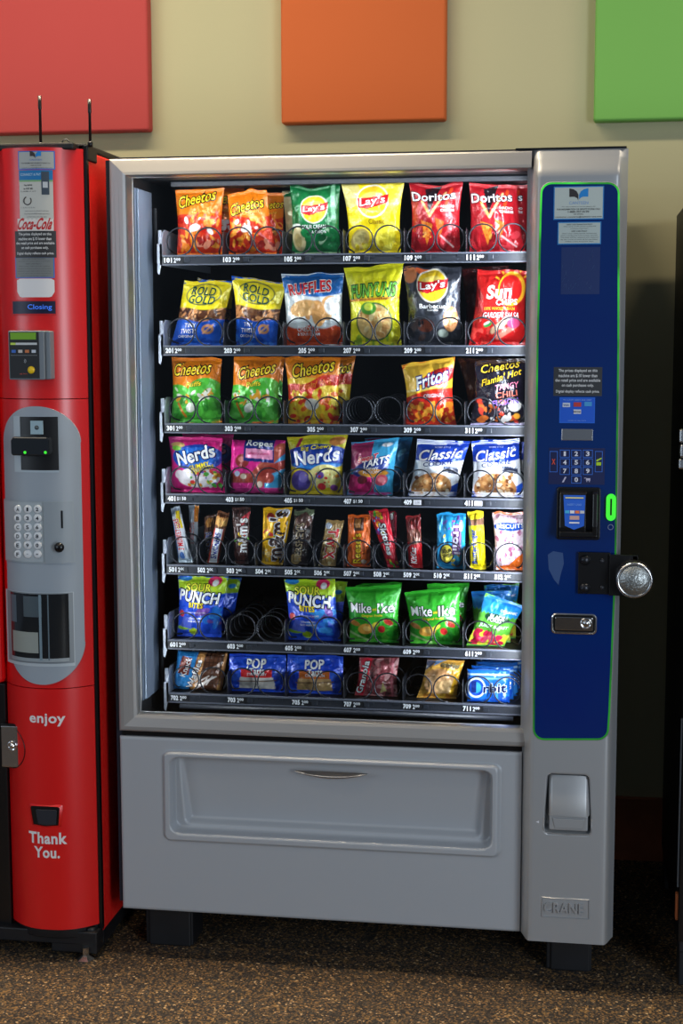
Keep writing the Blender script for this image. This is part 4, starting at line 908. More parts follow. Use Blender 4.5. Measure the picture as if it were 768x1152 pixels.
a = Art((226, 40, 140), 1.0, 28).poly([(0.65, 0.1), (1.1, 0.1), (1.1, 0.8), (0.7, 0.55)], (60, 160, 210)).line(0.05, 0.30, 0.75, 0.30, 0.09, (176, 70, 56)).line(0.50, 0.35, 0.95, 0.85, 0.10, (186, 84, 66)).line(0.60, 0.40, 1.0, 0.55, 0.08, (170, 60, 50)).ell(0.24, 0.62, 0.13, 0.13, (150, 50, 50)).ell(0.22, 0.65, 0.06, 0.05, (206, 120, 110)).ell(0.56, 0.2, 0.09, 0.10, (196, 90, 70)).ell(0.57, 0.18, 0.05, 0.06, (244, 220, 200)).ell(0.27, 0.33, 0.06, 0.05, (240, 214, 190)).band(-1, 0.12, (232, 60, 150)).poly([(0.26, 0.62), (0.82, 0.58), (0.82, 1.2), (0.26, 1.2)], (24, 40, 120)).poly([(0.30, 0.68), (0.80, 0.64), (0.80, 0.82), (0.30, 0.85)], (240, 150, 190)).ell(0.15, 0.38, 0.05, 0.05, (200, 210, 240))
a.t('Ropes', 0.55, 0.925, 0.50, 0.13, W_, None, -3, 0, 0.05).t('cherry punch', 0.55, 0.75, 0.40, 0.06, (220, 60, 130), None, -3)
bag('candy_pack', 'magenta pack of red candy ropes with navy label above tag 403', G4, c_, [(261, 494.5), (321, 494.5), (319.5, 550), (259, 550)], a, row=3, kind='box', T=0.02)
bag('candy_bag', 'yellow, blue and purple candy bag with white lettering above tag 405', G4, c_, [(322.5, 490.5), (391.5, 489), (385.5, 556), (325.5, 556)], a_nerd('y', 29), row=3, waist=0.05)
a = Art((60, 160, 206), 1.2, 30).poly([(0, 0.5), (0.48, 0.5), (0.48, 1), (0, 1)], (160, 40, 90)).poly([(0, 0.05), (0.58, 0.05), (0.58, 0.4), (0, 0.4)], (226, 40, 120)).ell(0.48, 0.5, 0.42, 0.18, (26, 50, 130), 10).ell(0.55, 0.42, 0.34, 0.09, (230, 160, 50), -4).ell(0.32, 0.30, 0.12, 0.10, (120, 40, 50)).ell(0.74, 0.28, 0.14, 0.12, (214, 80, 100)).ell(0.74, 0.29, 0.07, 0.06, (236, 130, 140)).ell(0.72, 0.44, 0.05, 0.04, (230, 130, 60)).ell(0.78, 0.90, 0.11, 0.04, (240, 240, 240)).band(-1, 0.05, (196, 60, 140))
a.t('SweeT', 0.40, 0.70, 0.44, 0.12, (226, 40, 60), W_, 6, 0.2, 0.04, 0.05).t('TARTS', 0.58, 0.62, 0.60, 0.15, W_, (22, 50, 140), 8, 0.2, 0.05, 0.07).t('CHEWY', 0.5, 0.50, 0.34, 0.06, W_).t('FUSIONS', 0.54, 0.44, 0.42, 0.06, W_)
bag('candy_bag', 'pink and light blue tart candy bag leaning right above tag 407', G4, c_, [(395, 499), (449, 492), (441.6, 559), (390, 559)], a, row=3)
bag('candy_bag', 'second blue candy bag behind the front bag above tag 407', G4, c_, [(410, 493), (464.5, 491), (455, 556), (415, 556)], Art((50, 140, 196), 1.2, 31).poly([(0, 0.3), (0.5, 0.3), (0.5, 1), (0, 1)], (150, 40, 90)).ell(0.82, 0.72, 0.12, 0.06, (110, 200, 236), 40), Y=0.26, row=3, T=0.018)
def a_cookie(seed):
    a = Art((232, 234, 240), 1.1, seed).top(0.64, (24, 60, 170), 0.03, 0.6, 2, 0.06).poly([(0, -.1), (0, 0.10), (0.5, 0.02), (0.85, 0.18), (1.1, 0.3), (1.1, -.1)], (30, 80, 190)).ell(0.45, 0.16, 0.42, 0.30, (184, 126, 72)).blobs(0.1, 0.82, 0.02, 0.40, [(206, 156, 100), (222, 180, 130), (120, 70, 40), (240, 220, 190), (160, 104, 60)], 40, 0.04, 1.3)
    a.mix(((VV - 0.16) * 1.1) ** 2 / 0.09 + ((UU - 0.45) / 0.42) ** 2 > 1.05, (232, 234, 240)) if False else None
    a.poly([(0.62, 0.46), (0.94, 0.40), (0.94, 0.50), (0.64, 0.56)], (46, 50, 70))
    return a.t('Classic', 0.50, 0.76, 0.86, 0.21, W_, (20, 50, 150), 6, 0.3, 0.03, 0.03).t('COOKIE', 0.50, 0.60, 0.62, 0.085, (26, 44, 110), None, 6, 0, 0.03).t('HOME STYLE', 0.52, 0.88, 0.3, 0.03, (180, 190, 230)).t('CHOCOLATE', 0.76, 0.53, 0.34, 0.04, (90, 110, 150), None, -6)
c2 = 'cookie bag'
bag('cookie_bag', 'blue and white chocolate chip cookie bag above tag 409', G4, c2, [(469, 494.5), (529, 496), (513, 559), (458.5, 558)], a_cookie(32), row=3, seal=0.09)
bag('cookie_bag', 'blue and white chocolate chip cookie bag, tilted lettering, above tag 411', G4, c2, [(530, 497), (584, 493), (590, 560), (530.5, 560)], a_cookie(33), row=3, seal=0.09)
bag('cookie_bag', 'second blue cookie bag behind the front bag above tag 411', G4, c2, [(540, 492), (590, 497), (590, 560), (545, 560)], a_cookie(34), Y=0.255, row=3, T=0.016)
# fifth tray
c3 = 'candy bar'
def bar(label, q, a, Y=0.172, T=0.011, **k): return bag('candy_bar', label, G5, c3, q, a, Y=Y, T=T, row=4, kind='bar', waist=0.015, **k)
def a_mus(seed):
    a = Art((206, 214, 226), 4.6, seed).band(0.86, 2, (150, 160, 176)).poly([(0.45, 0.62), (0.9, 0.62), (0.9, 0.92), (0.5, 0.92)], (240, 214, 40)).band(-1, 0.10, (196, 214, 230)).line(0.05, 0.1, 0.05, 0.9, 0.06, (40, 110, 190)).ell(0.4, 0.14, 0.2, 0.3, (80, 120, 190))
    return a.t('3 MUSKETEERS', 0.45, 0.52, 2.6, 0.50, (206, 30, 44), W_, 90, 0, 0.04, 0.05)
bar('silver candy bar with red lettering leaning left above tag 501', [(192, 572), (202, 569), (217, 630), (201, 632)], a_mus(35))
bar('second silver candy bar with an orange stripe behind the first above tag 501', [(212, 568), (224, 568), (221, 628), (215, 628)], Art((206, 214, 226), 4.2, 36).poly([(0.6, 0.7), (1, 0.7), (1, 1), (0.6, 1)], (240, 150, 50)).t('3 MUSKETEERS', 0.4, 0.5, 2.6, 0.5, (206, 30, 44), W_, 90), Y=0.215)
a = Art((110, 62, 34), 3.9, 37).band(0.74, 0.9, (226, 160, 90)).ell(0.5, 0.8, 0.4, 0.3, (244, 190, 110)).poly([(0.12, 0.02), (0.9, 0.02), (0.9, 0.68), (0.12, 0.68)], (206, 44, 50)).poly([(0.20, 0.02), (0.84, 0.02), (0.84, 0.68), (0.20, 0.68)], (240, 240, 244))
bar('brown and white peanut bar with blue lettering leaning right above tag 502', [(245, 574), (258, 577), (246, 632), (232, 631)], a.t('SNICKERS', 0.52, 0.35, 2.15, 0.50, (22, 50, 150), None, 90, 0.1, 0.05))
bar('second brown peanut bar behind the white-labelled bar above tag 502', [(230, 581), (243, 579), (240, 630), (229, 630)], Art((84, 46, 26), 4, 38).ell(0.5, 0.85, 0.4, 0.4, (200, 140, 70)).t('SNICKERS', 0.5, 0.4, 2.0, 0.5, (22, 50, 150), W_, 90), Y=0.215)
def a_mm(col, seed, txt):
    a = Art(col, 3.2, seed).blobs(0.1, 0.9, 0.36, 0.60, [(40, 120, 200), (226, 60, 50), (90, 180, 60), (250, 210, 50)], 7, 0.11, 1.3)
    if col[0] > 150: a.blobs(0.1, 0.7, 0.05, 0.30, [(220, 180, 100), (236, 200, 120), (240, 170, 40)], 10, 0.12, 1.6).ell(0.3, 0.85, 0.15, 0.2, (150, 40, 30))
    else: a.poly([(0.5, 0.8), (1, 0.94), (0.9, 0.75), (0.5, 0.68)], (206, 40, 56)).ell(0.4, 0.15, 0.36, 0.5, (80, 40, 34))
    return a.t("m&m's", 0.60, 0.52, 2.0, 0.62, txt[0], txt[1], 90, 0, 0.06, 0.06)
bar('brown chocolate candy pack with white lettering above tag 503', [(261, 571), (282, 571), (280, 634), (264, 634)], a_mm((62, 34, 30), 39, ((236, 230, 230), (90, 40, 30))), T=0.014)
bar('bright yellow peanut candy pack above tag 504', [(296, 571), (329, 571), (318, 635), (294, 635)], a_mm((244, 184, 20), 40, ((60, 34, 26), (236, 232, 236))), T=0.014)
bar('dark brown chocolate bar with silver lettering above tag 505', [(331, 573), (354, 573), (346, 634), (326, 634)], Art((44, 30, 28), 3, 41).band(0.9, 2, (110, 120, 90)).ell(0.55, 0.8, 0.4, 0.4, (96, 64, 56)).ell(0.3, 0.12, 0.3, 0.3, (170, 140, 90)).t("HERSHEY'S", 0.42, 0.42, 2.0, 0.42, (170, 150, 120), None, 90, 0, 0.03))
a = Art((170, 136, 84), 3.2, 42).blobs(0, 1, 0, 1, [(206, 176, 120), (120, 84, 50), (226, 206, 160)], 26, 0.10, 2).ell(0.2, 0.88, 0.2, 0.2, (200, 210, 230))
bar('gold twin caramel bar with red lettering above tag 506', [(367, 585), (387, 586), (377.5, 635), (358, 635)], a.t('TWIX', 0.55, 0.50, 1.75, 0.60, (206, 30, 40), W_, -90, 0, 0.08, 0.06))
a = Art((232, 104, 30), 2.2, 43).poly([(0.28, 0.7), (0.72, 0.7), (0.72, 0.94), (0.28, 0.94)], (70, 40, 26)).poly([(0.33, 0.76), (0.6, 0.76), (0.6, 0.92), (0.33, 0.92)], (186, 126, 66)).ell(0.72, 0.1, 0.12, 0.10, (226, 200, 180)).band(-1, 0.05, (214, 80, 20)).band(0.96, 2, (220, 90, 20))
bar('flat orange peanut butter bar pack above tag 507', [(391.5, 579), (417, 578.5), (416.5, 637), (390, 637)], a.t("Reese's", 0.44, 0.36, 1.30, 0.36, (252, 206, 40), (60, 30, 20), 90, 0, 0.05, 0.05).t('STICKS', 0.76, 0.40, 0.7, 0.07, (90, 40, 20), None, 90))
a = Art((200, 30, 50), 3.0, 44).blobs(0.0, 0.6, 0.6, 1, [(40, 130, 200), (90, 180, 60), (250, 170, 40), (240, 220, 60), (150, 60, 160)], 12, 0.12, 1.2).blobs(0.2, 0.9, 0, 0.15, [(250, 190, 60), (90, 180, 60), (240, 120, 40)], 6, 0.10, 1.2)
bar('red fruit candy pack with white lettering leaning left above tag 508', [(414, 574), (436, 572.5), (449, 635), (436, 637)], a.t('Skittles', 0.55, 0.50, 2.1, 0.42, W_, (60, 20, 40), -90, 0, 0.05, 0.06))
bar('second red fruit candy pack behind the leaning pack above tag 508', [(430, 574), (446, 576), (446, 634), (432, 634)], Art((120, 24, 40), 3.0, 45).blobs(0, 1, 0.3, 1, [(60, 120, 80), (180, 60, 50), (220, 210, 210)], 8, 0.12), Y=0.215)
a = Art((150, 28, 34), 3.4, 46).top(0.52, (120, 34, 34)).ell(0.5, 0.6, 0.5, 0.5, (120, 70, 56)).ell(0.65, 0.52, 0.26, 0.2, (176, 130, 110)).mix((0.46 + 0.1 * (UU - .5) - VV) * 50, (214, 26, 36))
bar('red wafer bar with brown top end above tag 509', [(456, 580.5), (473, 579.5), (475.5, 638), (460, 638)], a.t('KitKat', 0.42, 0.25, 1.1, 0.42, W_, None, 90, 0.2, 0.05), T=0.010)
a = Art((40, 150, 206), 2.0, 47).blobs(0.1, 0.9, 0.55, 0.95, [(226, 120, 180), (240, 200, 80), (120, 90, 190), (240, 150, 80)], 8, 0.055, 1.8).ell(0.72, 0.55, 0.16, 0.5, (120, 80, 130)).ell(0.36, 0.28, 0.27, 0.36, (30, 40, 60)).ell(0.36, 0.28, 0.22, 0.3, (230, 214, 70)).blobs(0.5, 0.95, 0.05, 0.3, [(20, 120, 180), (60, 180, 220), (200, 180, 60)], 6, 0.07)
bar('light blue sour gummy candy pack with white lettering above tag 510', [(491, 577), (524, 577), (523, 640), (491, 640)], a.t('Trolli', 0.72, 0.56, 1.1, 0.30, (236, 226, 244), (120, 80, 140), -90, 0, 0.06, 0.07).t('SOUR', 0.36, 0.33, 0.36, 0.14, K_, (250, 240, 120), 10, 0, 0.04, 0.04).t('CRAWLERS', 0.36, 0.25, 0.40, 0.12, K_, (250, 240, 120), 10, 0, 0.04, 0.04), T=0.013)
a = Art((246, 222, 20), 3.4, 48).band(0.76, 0.92, (130, 90, 70)).ell(0.5, 0.92, 0.5, 0.2, (240, 216, 40)).band(0.96, 2, (226, 206, 40))
bar('yellow peanut butter bar with blue lettering above tag 511', [(525.5, 575), (543.5, 574.5), (547, 641), (529, 641)], a.t('Butterfinger', 0.36, 0.40, 2.2, 0.44, (24, 60, 160), None, 90, 0, 0.05), T=0.012)
a = Art((232, 206, 216), 1.6, 49).blobs(0.05, 0.95, 0.15, 0.95, [(206, 150, 180), (236, 214, 224), (170, 100, 130), (244, 232, 240)], 46, 0.06, 1.4).band(0.96, 2, (226, 110, 60)).ell(0.5, 0.76, 0.5, 0.12, (30, 80, 180)).poly([(0.0, -.1), (1, -.1), (1, 0.34), (0.7, 0.22), (0.45, 0.10), (0.0, 0.06)], (236, 110, 30))
bar('pale pink snack bag with blue arched lettering and orange corner above tag 512', [(553.5, 576), (592, 575.5), (591, 642), (558, 642)], a.t('BISCUITS', 0.52, 0.77, 0.84, 0.14, W_, (30, 80, 180), 2, 0, 0.04, 0.04), T=0.016)
# sixth tray
def a_sour(seed):
    a = Art((30, 76, 206), 1.25, seed).top(0.76, (180, 214, 40), 0.03, 0.8, 0.5, -0.04).ell(0.76, 0.93, 0.14, 0.10, (206, 40, 90)).ell(0.78, 0.90, 0.06, 0.06, (240, 240, 240)).ell(0.15, 0.97, 0.14, 0.06, (40, 130, 200)).ell(0.1, 0.40, 0.07, 0.07, (206, 60, 50)).blobs(0.5, 0.95, 0.12, 0.5, [(40, 120, 220), (60, 150, 230), (120, 80, 170)], 10, 0.07, 2).ell(0.38, 0.10, 0.10, 0.08, (180, 210, 40)).ell(0.16, 0.16, 0.16, 0.05, (150, 200, 60)).poly([(0.06, 0.18), (0.34, 0.14), (0.36, 0.34), (0.16, 0.36)], (90, 110, 220))
    return a.t('SOUR', 0.46, 0.83, 0.52, 0.15, (240, 236, 60), (30, 60, 30), 0, 0, 0.05, 0.06).t('PUNCH', 0.48, 0.68, 0.86, 0.23, W_, (20, 30, 40), -6, 0, 0.07, 0.08).t('BITES', 0.44, 0.55, 0.32, 0.11, (250, 220, 40), (20, 60, 40), -2, 0, 0.05, 0.05).t('ASSORTED FLAVORS', 0.46, 0.43, 0.42, 0.03, W_).t('STRAWBERRY', 0.44, 0.33, 0.3, 0.035, W_).t('BLUE RASPBERRY', 0.44, 0.28, 0.34, 0.035, W_)
c_ = 'candy bag'
bag('candy_bag', 'blue and lime sour candy bag above tag 601', G6, c_, [(200, 648), (257, 648), (249, 717), (199, 717)], a_sour(50), row=5)
bag('candy_bag', 'blue and lime sour candy bag above tag 605, right of the empty slot', G6, c_, [(319.5, 651), (377, 652), (383.5, 720), (324.5, 720)], a_sour(51), row=5)
bag('candy_bag', 'second lime sour candy bag behind the front bag above tag 601', G6, c_, [(215, 650), (272, 650), (262, 716), (220, 716)], Art((30, 76, 206), 1.2, 52).top(0.72, (150, 190, 40)).ell(0.85, 0.85, 0.08, 0.05, (40, 130, 190)), Y=0.26, row=5, T=0.02)
bag('candy_bag', 'second lime sour candy bag behind the front bag above tag 605', G6, c_, [(335, 652), (391, 654), (385, 720), (340, 720)], Art((30, 76, 206), 1.2, 53).top(0.62, (150, 190, 40)).ell(0.85, 0.8, 0.08, 0.05, (40, 130, 190)), Y=0.26, row=5, T=0.02)
def a_mike(seed):
    a = Art((52, 170, 44), 1.05, seed).blobs(0.05, 0.95, 0.02, 0.18, [(40, 150, 40), (90, 190, 60)], 10, 0.07).ell(0.12, 0.36, 0.12, 0.05, (200, 130, 60), -20).ell(0.36, 0.26, 0.17, 0.10, (236, 170, 70), 10).ell(0.38, 0.27, 0.08, 0.05, (250, 206, 110)).ell(0.68, 0.26, 0.07, 0.07, (206, 40, 40)).ell(0.82, 0.38, 0.10, 0.05, (210, 60, 50), -30).ell(0.55, 0.34, 0.09, 0.04, (240, 220, 70), 30).line(0.0, 0.2, 0.4, 0.03, 0.02, (190, 226, 150)).band(0.90, 0.915, (40, 140, 36))
    return a.t('Mike', 0.28, 0.64, 0.42, 0.18, W_, (20, 50, 26), 0, 0, 0.03, 0.05).t('Ike', 0.77, 0.63, 0.32, 0.18, W_, (20, 50, 26), 0, 0, 0.03, 0.05).t('and', 0.55, 0.62, 0.08, 0.06, (250, 210, 50), None, 0).t('Original Fruits', 0.5, 0.50, 0.42, 0.06, (250, 206, 50), None, 0)
bag('candy_bag', 'bright green fruit chew bag above tag 607', G6, c_, [(388, 660), (451, 658), (448.5, 725), (393, 725)], a_mike(54), row=5, wr=0.7)
bag('candy_bag', 'bright green fruit chew bag leaning slightly above tag 609', G6, c_, [(454.5, 666), (517, 660), (520.5, 727), (461.5, 727)], a_mike(55), row=5, wr=0.7)
bag('candy_bag', 'second green fruit chew bag behind the front bag above tag 607', G6, c_, [(400, 657), (452, 656), (451, 722), (402, 722)], a_mike(56), Y=0.26, row=5, T=0.018)
bag('candy_bag', 'second green fruit chew bag behind the front bag above tag 609', G6, c_, [(480, 657), (528, 655), (524, 722), (482, 722)], a_mike(57), Y=0.26, row=5, T=0.018)
def a_bf(seed):
    a = Art((96, 176, 60), 1.35, seed).top(0.66, (40, 140, 214), 0.0, 1, 0, 0.0, 0.10).band(0.90, 2, (30, 120, 206)).ell(0.5, 0.62, 0.34, 0.12, (24, 70, 44)).band(-1, 0.30, (216, 220, 60), 0.04, 1).blobs(0.1, 0.9, 0.03, 0.32, [(226, 40, 80), (206, 30, 70), (240, 90, 120), (240, 200, 60)], 20, 0.09, 1.5).band(-1, 0.03, (80, 160, 70))
    return a.t('BLACK', 0.5, 0.65, 0.40, 0.10, (226, 236, 226), None, 0, 0, 0.05).t('FOREST', 0.5, 0.58, 0.46, 0.10, (226, 236, 226), None, 0, 0, 0.05).t('JUICY BURST', 0.5, 0.44, 0.78, 0.11, W_, None, 0, 0, 0.05).t('ORGANIC', 0.72, 0.79, 0.44, 0.07, W_, None, 0, 0, 0.04)
bag('candy_bag', 'blue and green fruit snack bag tilted clockwise above tag 611', G6, c_, [(546, 667), (590, 682), (567, 729), (524, 726)], a_bf(58), row=5, Y=0.172, T=0.02)
bag('candy_bag', 'blue fruit snack bag upright, left behind the tilted bag above tag 611', G6, c_, [(530, 666), (575, 664), (574, 722), (532, 722)], a_bf(59), Y=0.22, row=5, T=0.014)
bag('candy_bag', 'blue fruit snack bag, highest and rearmost behind the tilted bag above tag 611', G6, c_, [(544, 657), (584, 656), (580, 718), (548, 718)], a_bf(60), Y=0.27, row=5, T=0.014)
# lowest tray
c_ = 'snack pack'
a = Art((96, 58, 40), 0.85, 61).poly([(0, 0), (0.34, 0), (0.44, 1), (0, 1)], (40, 130, 200)).poly([(0.08, 0.45), (0.30, 0.40), (0.34, 0.85), (0.14, 0.9)], (120, 50, 40)).poly([(0.36, 0), (0.5, 0), (0.6, 1), (0.46, 1)], (200, 140, 80)).poly([(0.92, 0), (1.1, 0), (1.1, 1), (0.96, 1)], (200, 140, 80))
for k in range(5): a.line(0.58, 0.95 - 0.18 * k, 0.95, 0.93 - 0.18 * k, 0.008, (56, 32, 24)); a.line(0.60 + 0.08 * k, 0.5, 0.62 + 0.08 * k, 1.0, 0.008, (56, 32, 24))
for k in range(9): a.line(0.34 + a.r.uniform(0, .4), 0.05 + a.r.uniform(0, .2), 0.5 + a.r.uniform(0, .45), 0.3 + a.r.uniform(0, .3), 0.012, (236, 226, 220))
bag('wafer_pack', 'blue and brown chocolate wafer pack above tag 702', G7, c_, [(200, 731), (256, 735), (249.5, 778), (195, 775)], a.t('Knock', 0.24, 0.62, 0.40, 0.12, W_, None, 75).t('Waffles', 0.42, 0.45, 0.6, 0.12, (244, 240, 236), (40, 60, 110), 75), row=6, kind='box', T=0.017)
def a_pop(c1, c2_, seed):
    a = Art((28, 76, 204), 0.72, seed).blobs(0, 1, 0, 1, [(20, 60, 186), (50, 100, 226)], 12, 0.07).poly([(0.24, 0.40), (0.78, 0.40), (0.78, 0.62), (0.24, 0.62)], c1).poly([(0.18, 0.10), (0.84, 0.10), (0.80, 0.42), (0.22, 0.42)], c2_).line(0.18, 0.30, 0.84, 0.34, 0.012, (120, 90, 70))
    return a.t('POP', 0.50, 0.78, 0.34, 0.16, W_, (16, 40, 130), 2, 0, 0.07, 0.05).t('Tarts', 0.52, 0.60, 0.26, 0.11, W_, (16, 40, 130), 4, 0, 0.05, 0.04)
bag('pastry_pack', 'blue toaster pastry pack with red band above tag 703', G7, c_, [(258, 735), (321.5, 737), (320, 780), (258, 778)], a_pop((214, 40, 44), (214, 206, 200), 62).t('STRAWBERRY', 0.52, 0.51, 0.34, 0.05, W_), row=6, T=0.018, waist=-0.01)
bag('pastry_pack', 'blue toaster pastry pack with orange band above tag 705', G7, c_, [(323.5, 736), (386, 738), (384, 781.5), (323, 779)], a_pop((196, 100, 40), (200, 160, 110), 63).t('CINNAMON', 0.52, 0.51, 0.34, 0.05, W_), row=6, T=0.018, waist=-0.01)
a = Art((150, 70, 76), 0.95, 64).blobs(0.25, 1, 0, 1, [(110, 60, 60), (186, 120, 120), (80, 44, 48), (206, 150, 150)], 26, 0.06, 2.2).poly([(0, 0), (0.2, 0), (0.34, 1), (0.06, 1)], (206, 40, 60)).poly([(0.60, 0.1), (0.76, 0.16), (0.66, 0.4)], (214, 196, 130)).line(0.9, 0, 0.86, 1, 0.03, (206, 110, 120))
bag('granola_pack', 'red and dusty pink granola bar pack above tag 707', G7, c_, [(404, 740), (449, 740), (447, 783), (398.5, 783)], a.t('Granola', 0.14, 0.5, 0.80, 0.17, W_, (60, 20, 30), 82, 0, 0.05, 0.05), row=6, T=0.017)
a = Art((224, 166, 70), 1.0, 65).ell(0.4, 0.6, 0.34, 0.2, (206, 150, 96)).ell(0.5, 0.40, 0.42, 0.26, (222, 170, 116)).ell(0.66, 0.34, 0.26, 0.18, (236, 190, 130)).poly([(0, 0.72), (0.3, 1), (0, 1)], (90, 90, 110)).poly([(0.2, 0.86), (0.55, 1), (0.3, 1.1)], (120, 150, 190)).line(0.95, 0.9, 0.85, 0.1, 0.05, (240, 180, 40)).blobs(0.1, 0.9, 0, 0.12, [(244, 190, 60), (200, 130, 50)], 8, 0.06)
bag('cracker_pack', 'golden snack pack leaning right above tag 709', G7, c_, [(480.5, 742), (522.5, 743.5), (513, 787), (468.5, 785)], a.t('cookies', 0.66, 0.88, 0.5, 0.12, (60, 50, 60), (240, 220, 150), -4, 0.2), row=6, T=0.018)
def a_orb(seed, f=1): 
    a = Art((30, 110, 214), 0.7, seed).blobs(0, 1, 0, 0.3, [(50, 140, 230), (20, 80, 190)], 8, 0.08).band(0.84, 0.9, (180, 214, 240)).ell(0.22, 0.46, 0.22, 0.22, (220, 236, 250)).ell(0.22, 0.46, 0.18, 0.18, (26, 70, 170)).ell(0.22, 0.46, 0.12, 0.12, (60, 160, 230)).poly([(0.1, 0.3), (0.22, 0.3), (0.22, 0.66), (0.1, 0.66)], (20, 40, 110)).line(0.4, 0.75, 0.95, 0.75, 0.02, (120, 180, 240))
    return a.t('rbit', 0.66, 0.46, 0.54, 0.22, (14, 28, 80), (214, 232, 250), 3, 0.1, 0.05, 0.05)
GG = 'blue chewing gum packs above tag 711'
GL = ['blue chewing gum pack, frontmost of the row above tag 711', 'blue chewing gum pack, second from the front above tag 711', 'blue chewing gum pack, third from the front above tag 711', 'blue chewing gum pack, fourth from the front above tag 711', 'blue chewing gum pack, rearmost of the row above tag 711']
for k in range(5):
    dx = 5 * k
    z0_ = FLOORZ[6] + 0.001
    q = [(525.5 + dx, 753 - 4.5 * k), (573 + dx * 0.9, 754 - 4.5 * k), (573 + dx * 0.9, 789 - 4.5 * k), (525 + dx, 788 - 4.5 * k)]
    bag('gum_pack', GL[k], GG, 'gum pack', q, a_orb(66 + k), Y=0.158 + 0.034 * k, T=0.007, row=6, kind='box', wr=0.3)

# ------------------------------------------------------------------ the red machine on the left
RM = empty('drink_machine', (-0.45, 0.35, 0.0))
tag(RM, 'red drink vending machine with bulging payment door beside the grey machine', 'vending machine')
RS, RF, RT = -0.046, -0.012, 1.872
b = MB(); b.xprism([(RF + 0.006, 0.055), (0.74, 0.055), (0.74, RT - 0.012), (RF + 0.006, RT - 0.012)], -1.0, RS); b.build('cabinet', 'redside', RM, bevel=0.004)
b = MB(); b.box((-1.0, RF - 0.004, RT - 0.012), (RS - 0.002, 0.74, RT + 0.004)); b.box((-1.0, -0.055, RT - 0.014), (RS - 0.016, 0.02, RT + 0.002)); b.build('top_cover', 'black', RM, bevel=0.004)
b = MB(); b.box((RS - 0.008, RF - 0.006, 0.062), (RS + 0.0015, RF + 0.008, RT - 0.004)); b.build('door_seal', 'blacksoft', RM)
AX0, AX1 = -0.262, RS - 0.006; AXM = (AX0 + AX1) / 2; HW = (AX1 - AX0) / 2
def arc(x, z=0.0):
    t = min(1.0, abs((x - AXM) / HW)); return RF - 0.010 - 0.052 * (1 - t ** 2.4)
DZ0, DZ1 = 0.078, RT - 0.010
MM = {}
def arcpanel(z0, z1, name, par, over=0.0, x0=AX0, x1=AX1, mi='red'):
    b = MB(); n = 40; X = lsp(x0, x1, n + 1)
    v = [(x, arc(x) - over, z) for z in (z0, z1) for x in X] + [(x, RF + 0.004, z) for z in (z0, z1) for x in X]; N = n + 1
    b.add(v, [(i, i + 1, N + i + 1, N + i) for i in range(n)] , smooth=True)
    b.add(v, [(i, 2 * N + i, 2 * N + i + 1, i + 1) for i in range(n)] + [(N + i, N + i + 1, 3 * N + i + 1, 3 * N + i) for i in range(n)] + [(n, 2 * N + n, 3 * N + n, N + n), (0, N, 3 * N, 2 * N)])
    return b.build(name, mi, par)
s1 = at(60, 449, arc)[2]; s2 = at(60, 775, arc)[2]
D1 = arcpanel(s1 + 0.001, DZ1, 'upper_door', RM); D2 = arcpanel(s2 + 0.001, s1 - 0.001, 'middle_door', RM); D3 = arcpanel(DZ0, s2 - 0.001, 'lower_door', RM)
b = MB(); b.box((-1.0, RF - 0.030, s2), (AX0 - 0.003, RF + 0.006, RT - 0.010)); b.build('main_door', 'red', RM, bevel=0.01)
b = MB(); b.box((-1.0, RF - 0.016, 0.06), (AX0 - 0.003, RF + 0.006, s2 - 0.002)); b.build('lower_door_trim', 'blacksoft', RM, bevel=0.004)
b = MB()                                                     # black kick rail
X = lsp(AX0, AX1, 25)
b.add([(x, arc(x) + 0.012, z) for z in (0.052, DZ0) for x in X] + [(x, 0.1, z) for z in (0.052, DZ0) for x in X],
      [(i, i + 1, 26 + i, 25 + i) for i in range(24)] + [(i, 50 + i, 51 + i, i + 1) for i in range(24)], smooth=True)
b.box((-1.0, -0.048, 0.034), (RS - 0.003, 0.09, 0.066)); b.box((-1.0, 0.0, 0.02), (RS - 0.002, 0.70, 0.056)); b.box((RS - 0.115, -0.046, 0.014), (RS - 0.004, 0.10, 0.040))
b.lathe((RS - 0.022, -0.030, 0.060), [(0.012, 0), (0.012, 0.012), (0.004, 0.014)], axis='z', n=14)
b.build('kick_rail', 'black', RM, bevel=0.003)
fx, fy, fz = -0.070, -0.098, 0
b = MB(); b.lathe((RS - 0.030, -0.050, 0.0), [(0.024, 0), (0.024, 0.004), (0.012, 0.010), (0.008, 0.012), (0.008, 0.03)], axis='z', n=6, smooth=False); b.build('leveling_foot', 'steel', RM)
b = MB(); b.lathe((-0.95, 0.6, 0.0), [(0.02, 0), (0.01, 0.01), (0.01, 0.03)], axis='z'); b.build('leveling_foot', 'steel', RM)
b = MB(); hx0_, _, hz1_ = at(105, 164, RF); 
b.box((RS - 0.022, RF - 0.004, RT - 0.034), (RS + 0.004, 0.05, RT + 0.001)); b.build('hinge', 'black', RM, bevel=0.003)
for px_, pt in ((44.5, 108), (100.5, 112)):
    x, y, z = at(px_, pt, -0.01); b = MB(); b.tube([(x, y, RT - 0.002), (x, y, z - 0.03), (x, y, z - 0.028), (x, y, z)], [0.0035, 0.0032, 0.0042, 0.0042], 8)
    b.lathe((x, y, RT - 0.004), [(0.006, 0), (0.006, 0.010), (0.004, 0.012)], axis='z', n=10)
    b.build('antenna', 'blacksoft', RM)
x, y, z = at(75, 161, -0.03); b = MB(); b.tube([(x - 0.012, y, RT + 0.002), (x - 0.008, y, RT + 0.009), (x - 0.001, y, RT + 0.012), (x + 0.005, y, RT + 0.006), (x + 0.012, y, RT + 0.002)], 0.0014, 6); b.build('wire_loop', 'wire', RM)

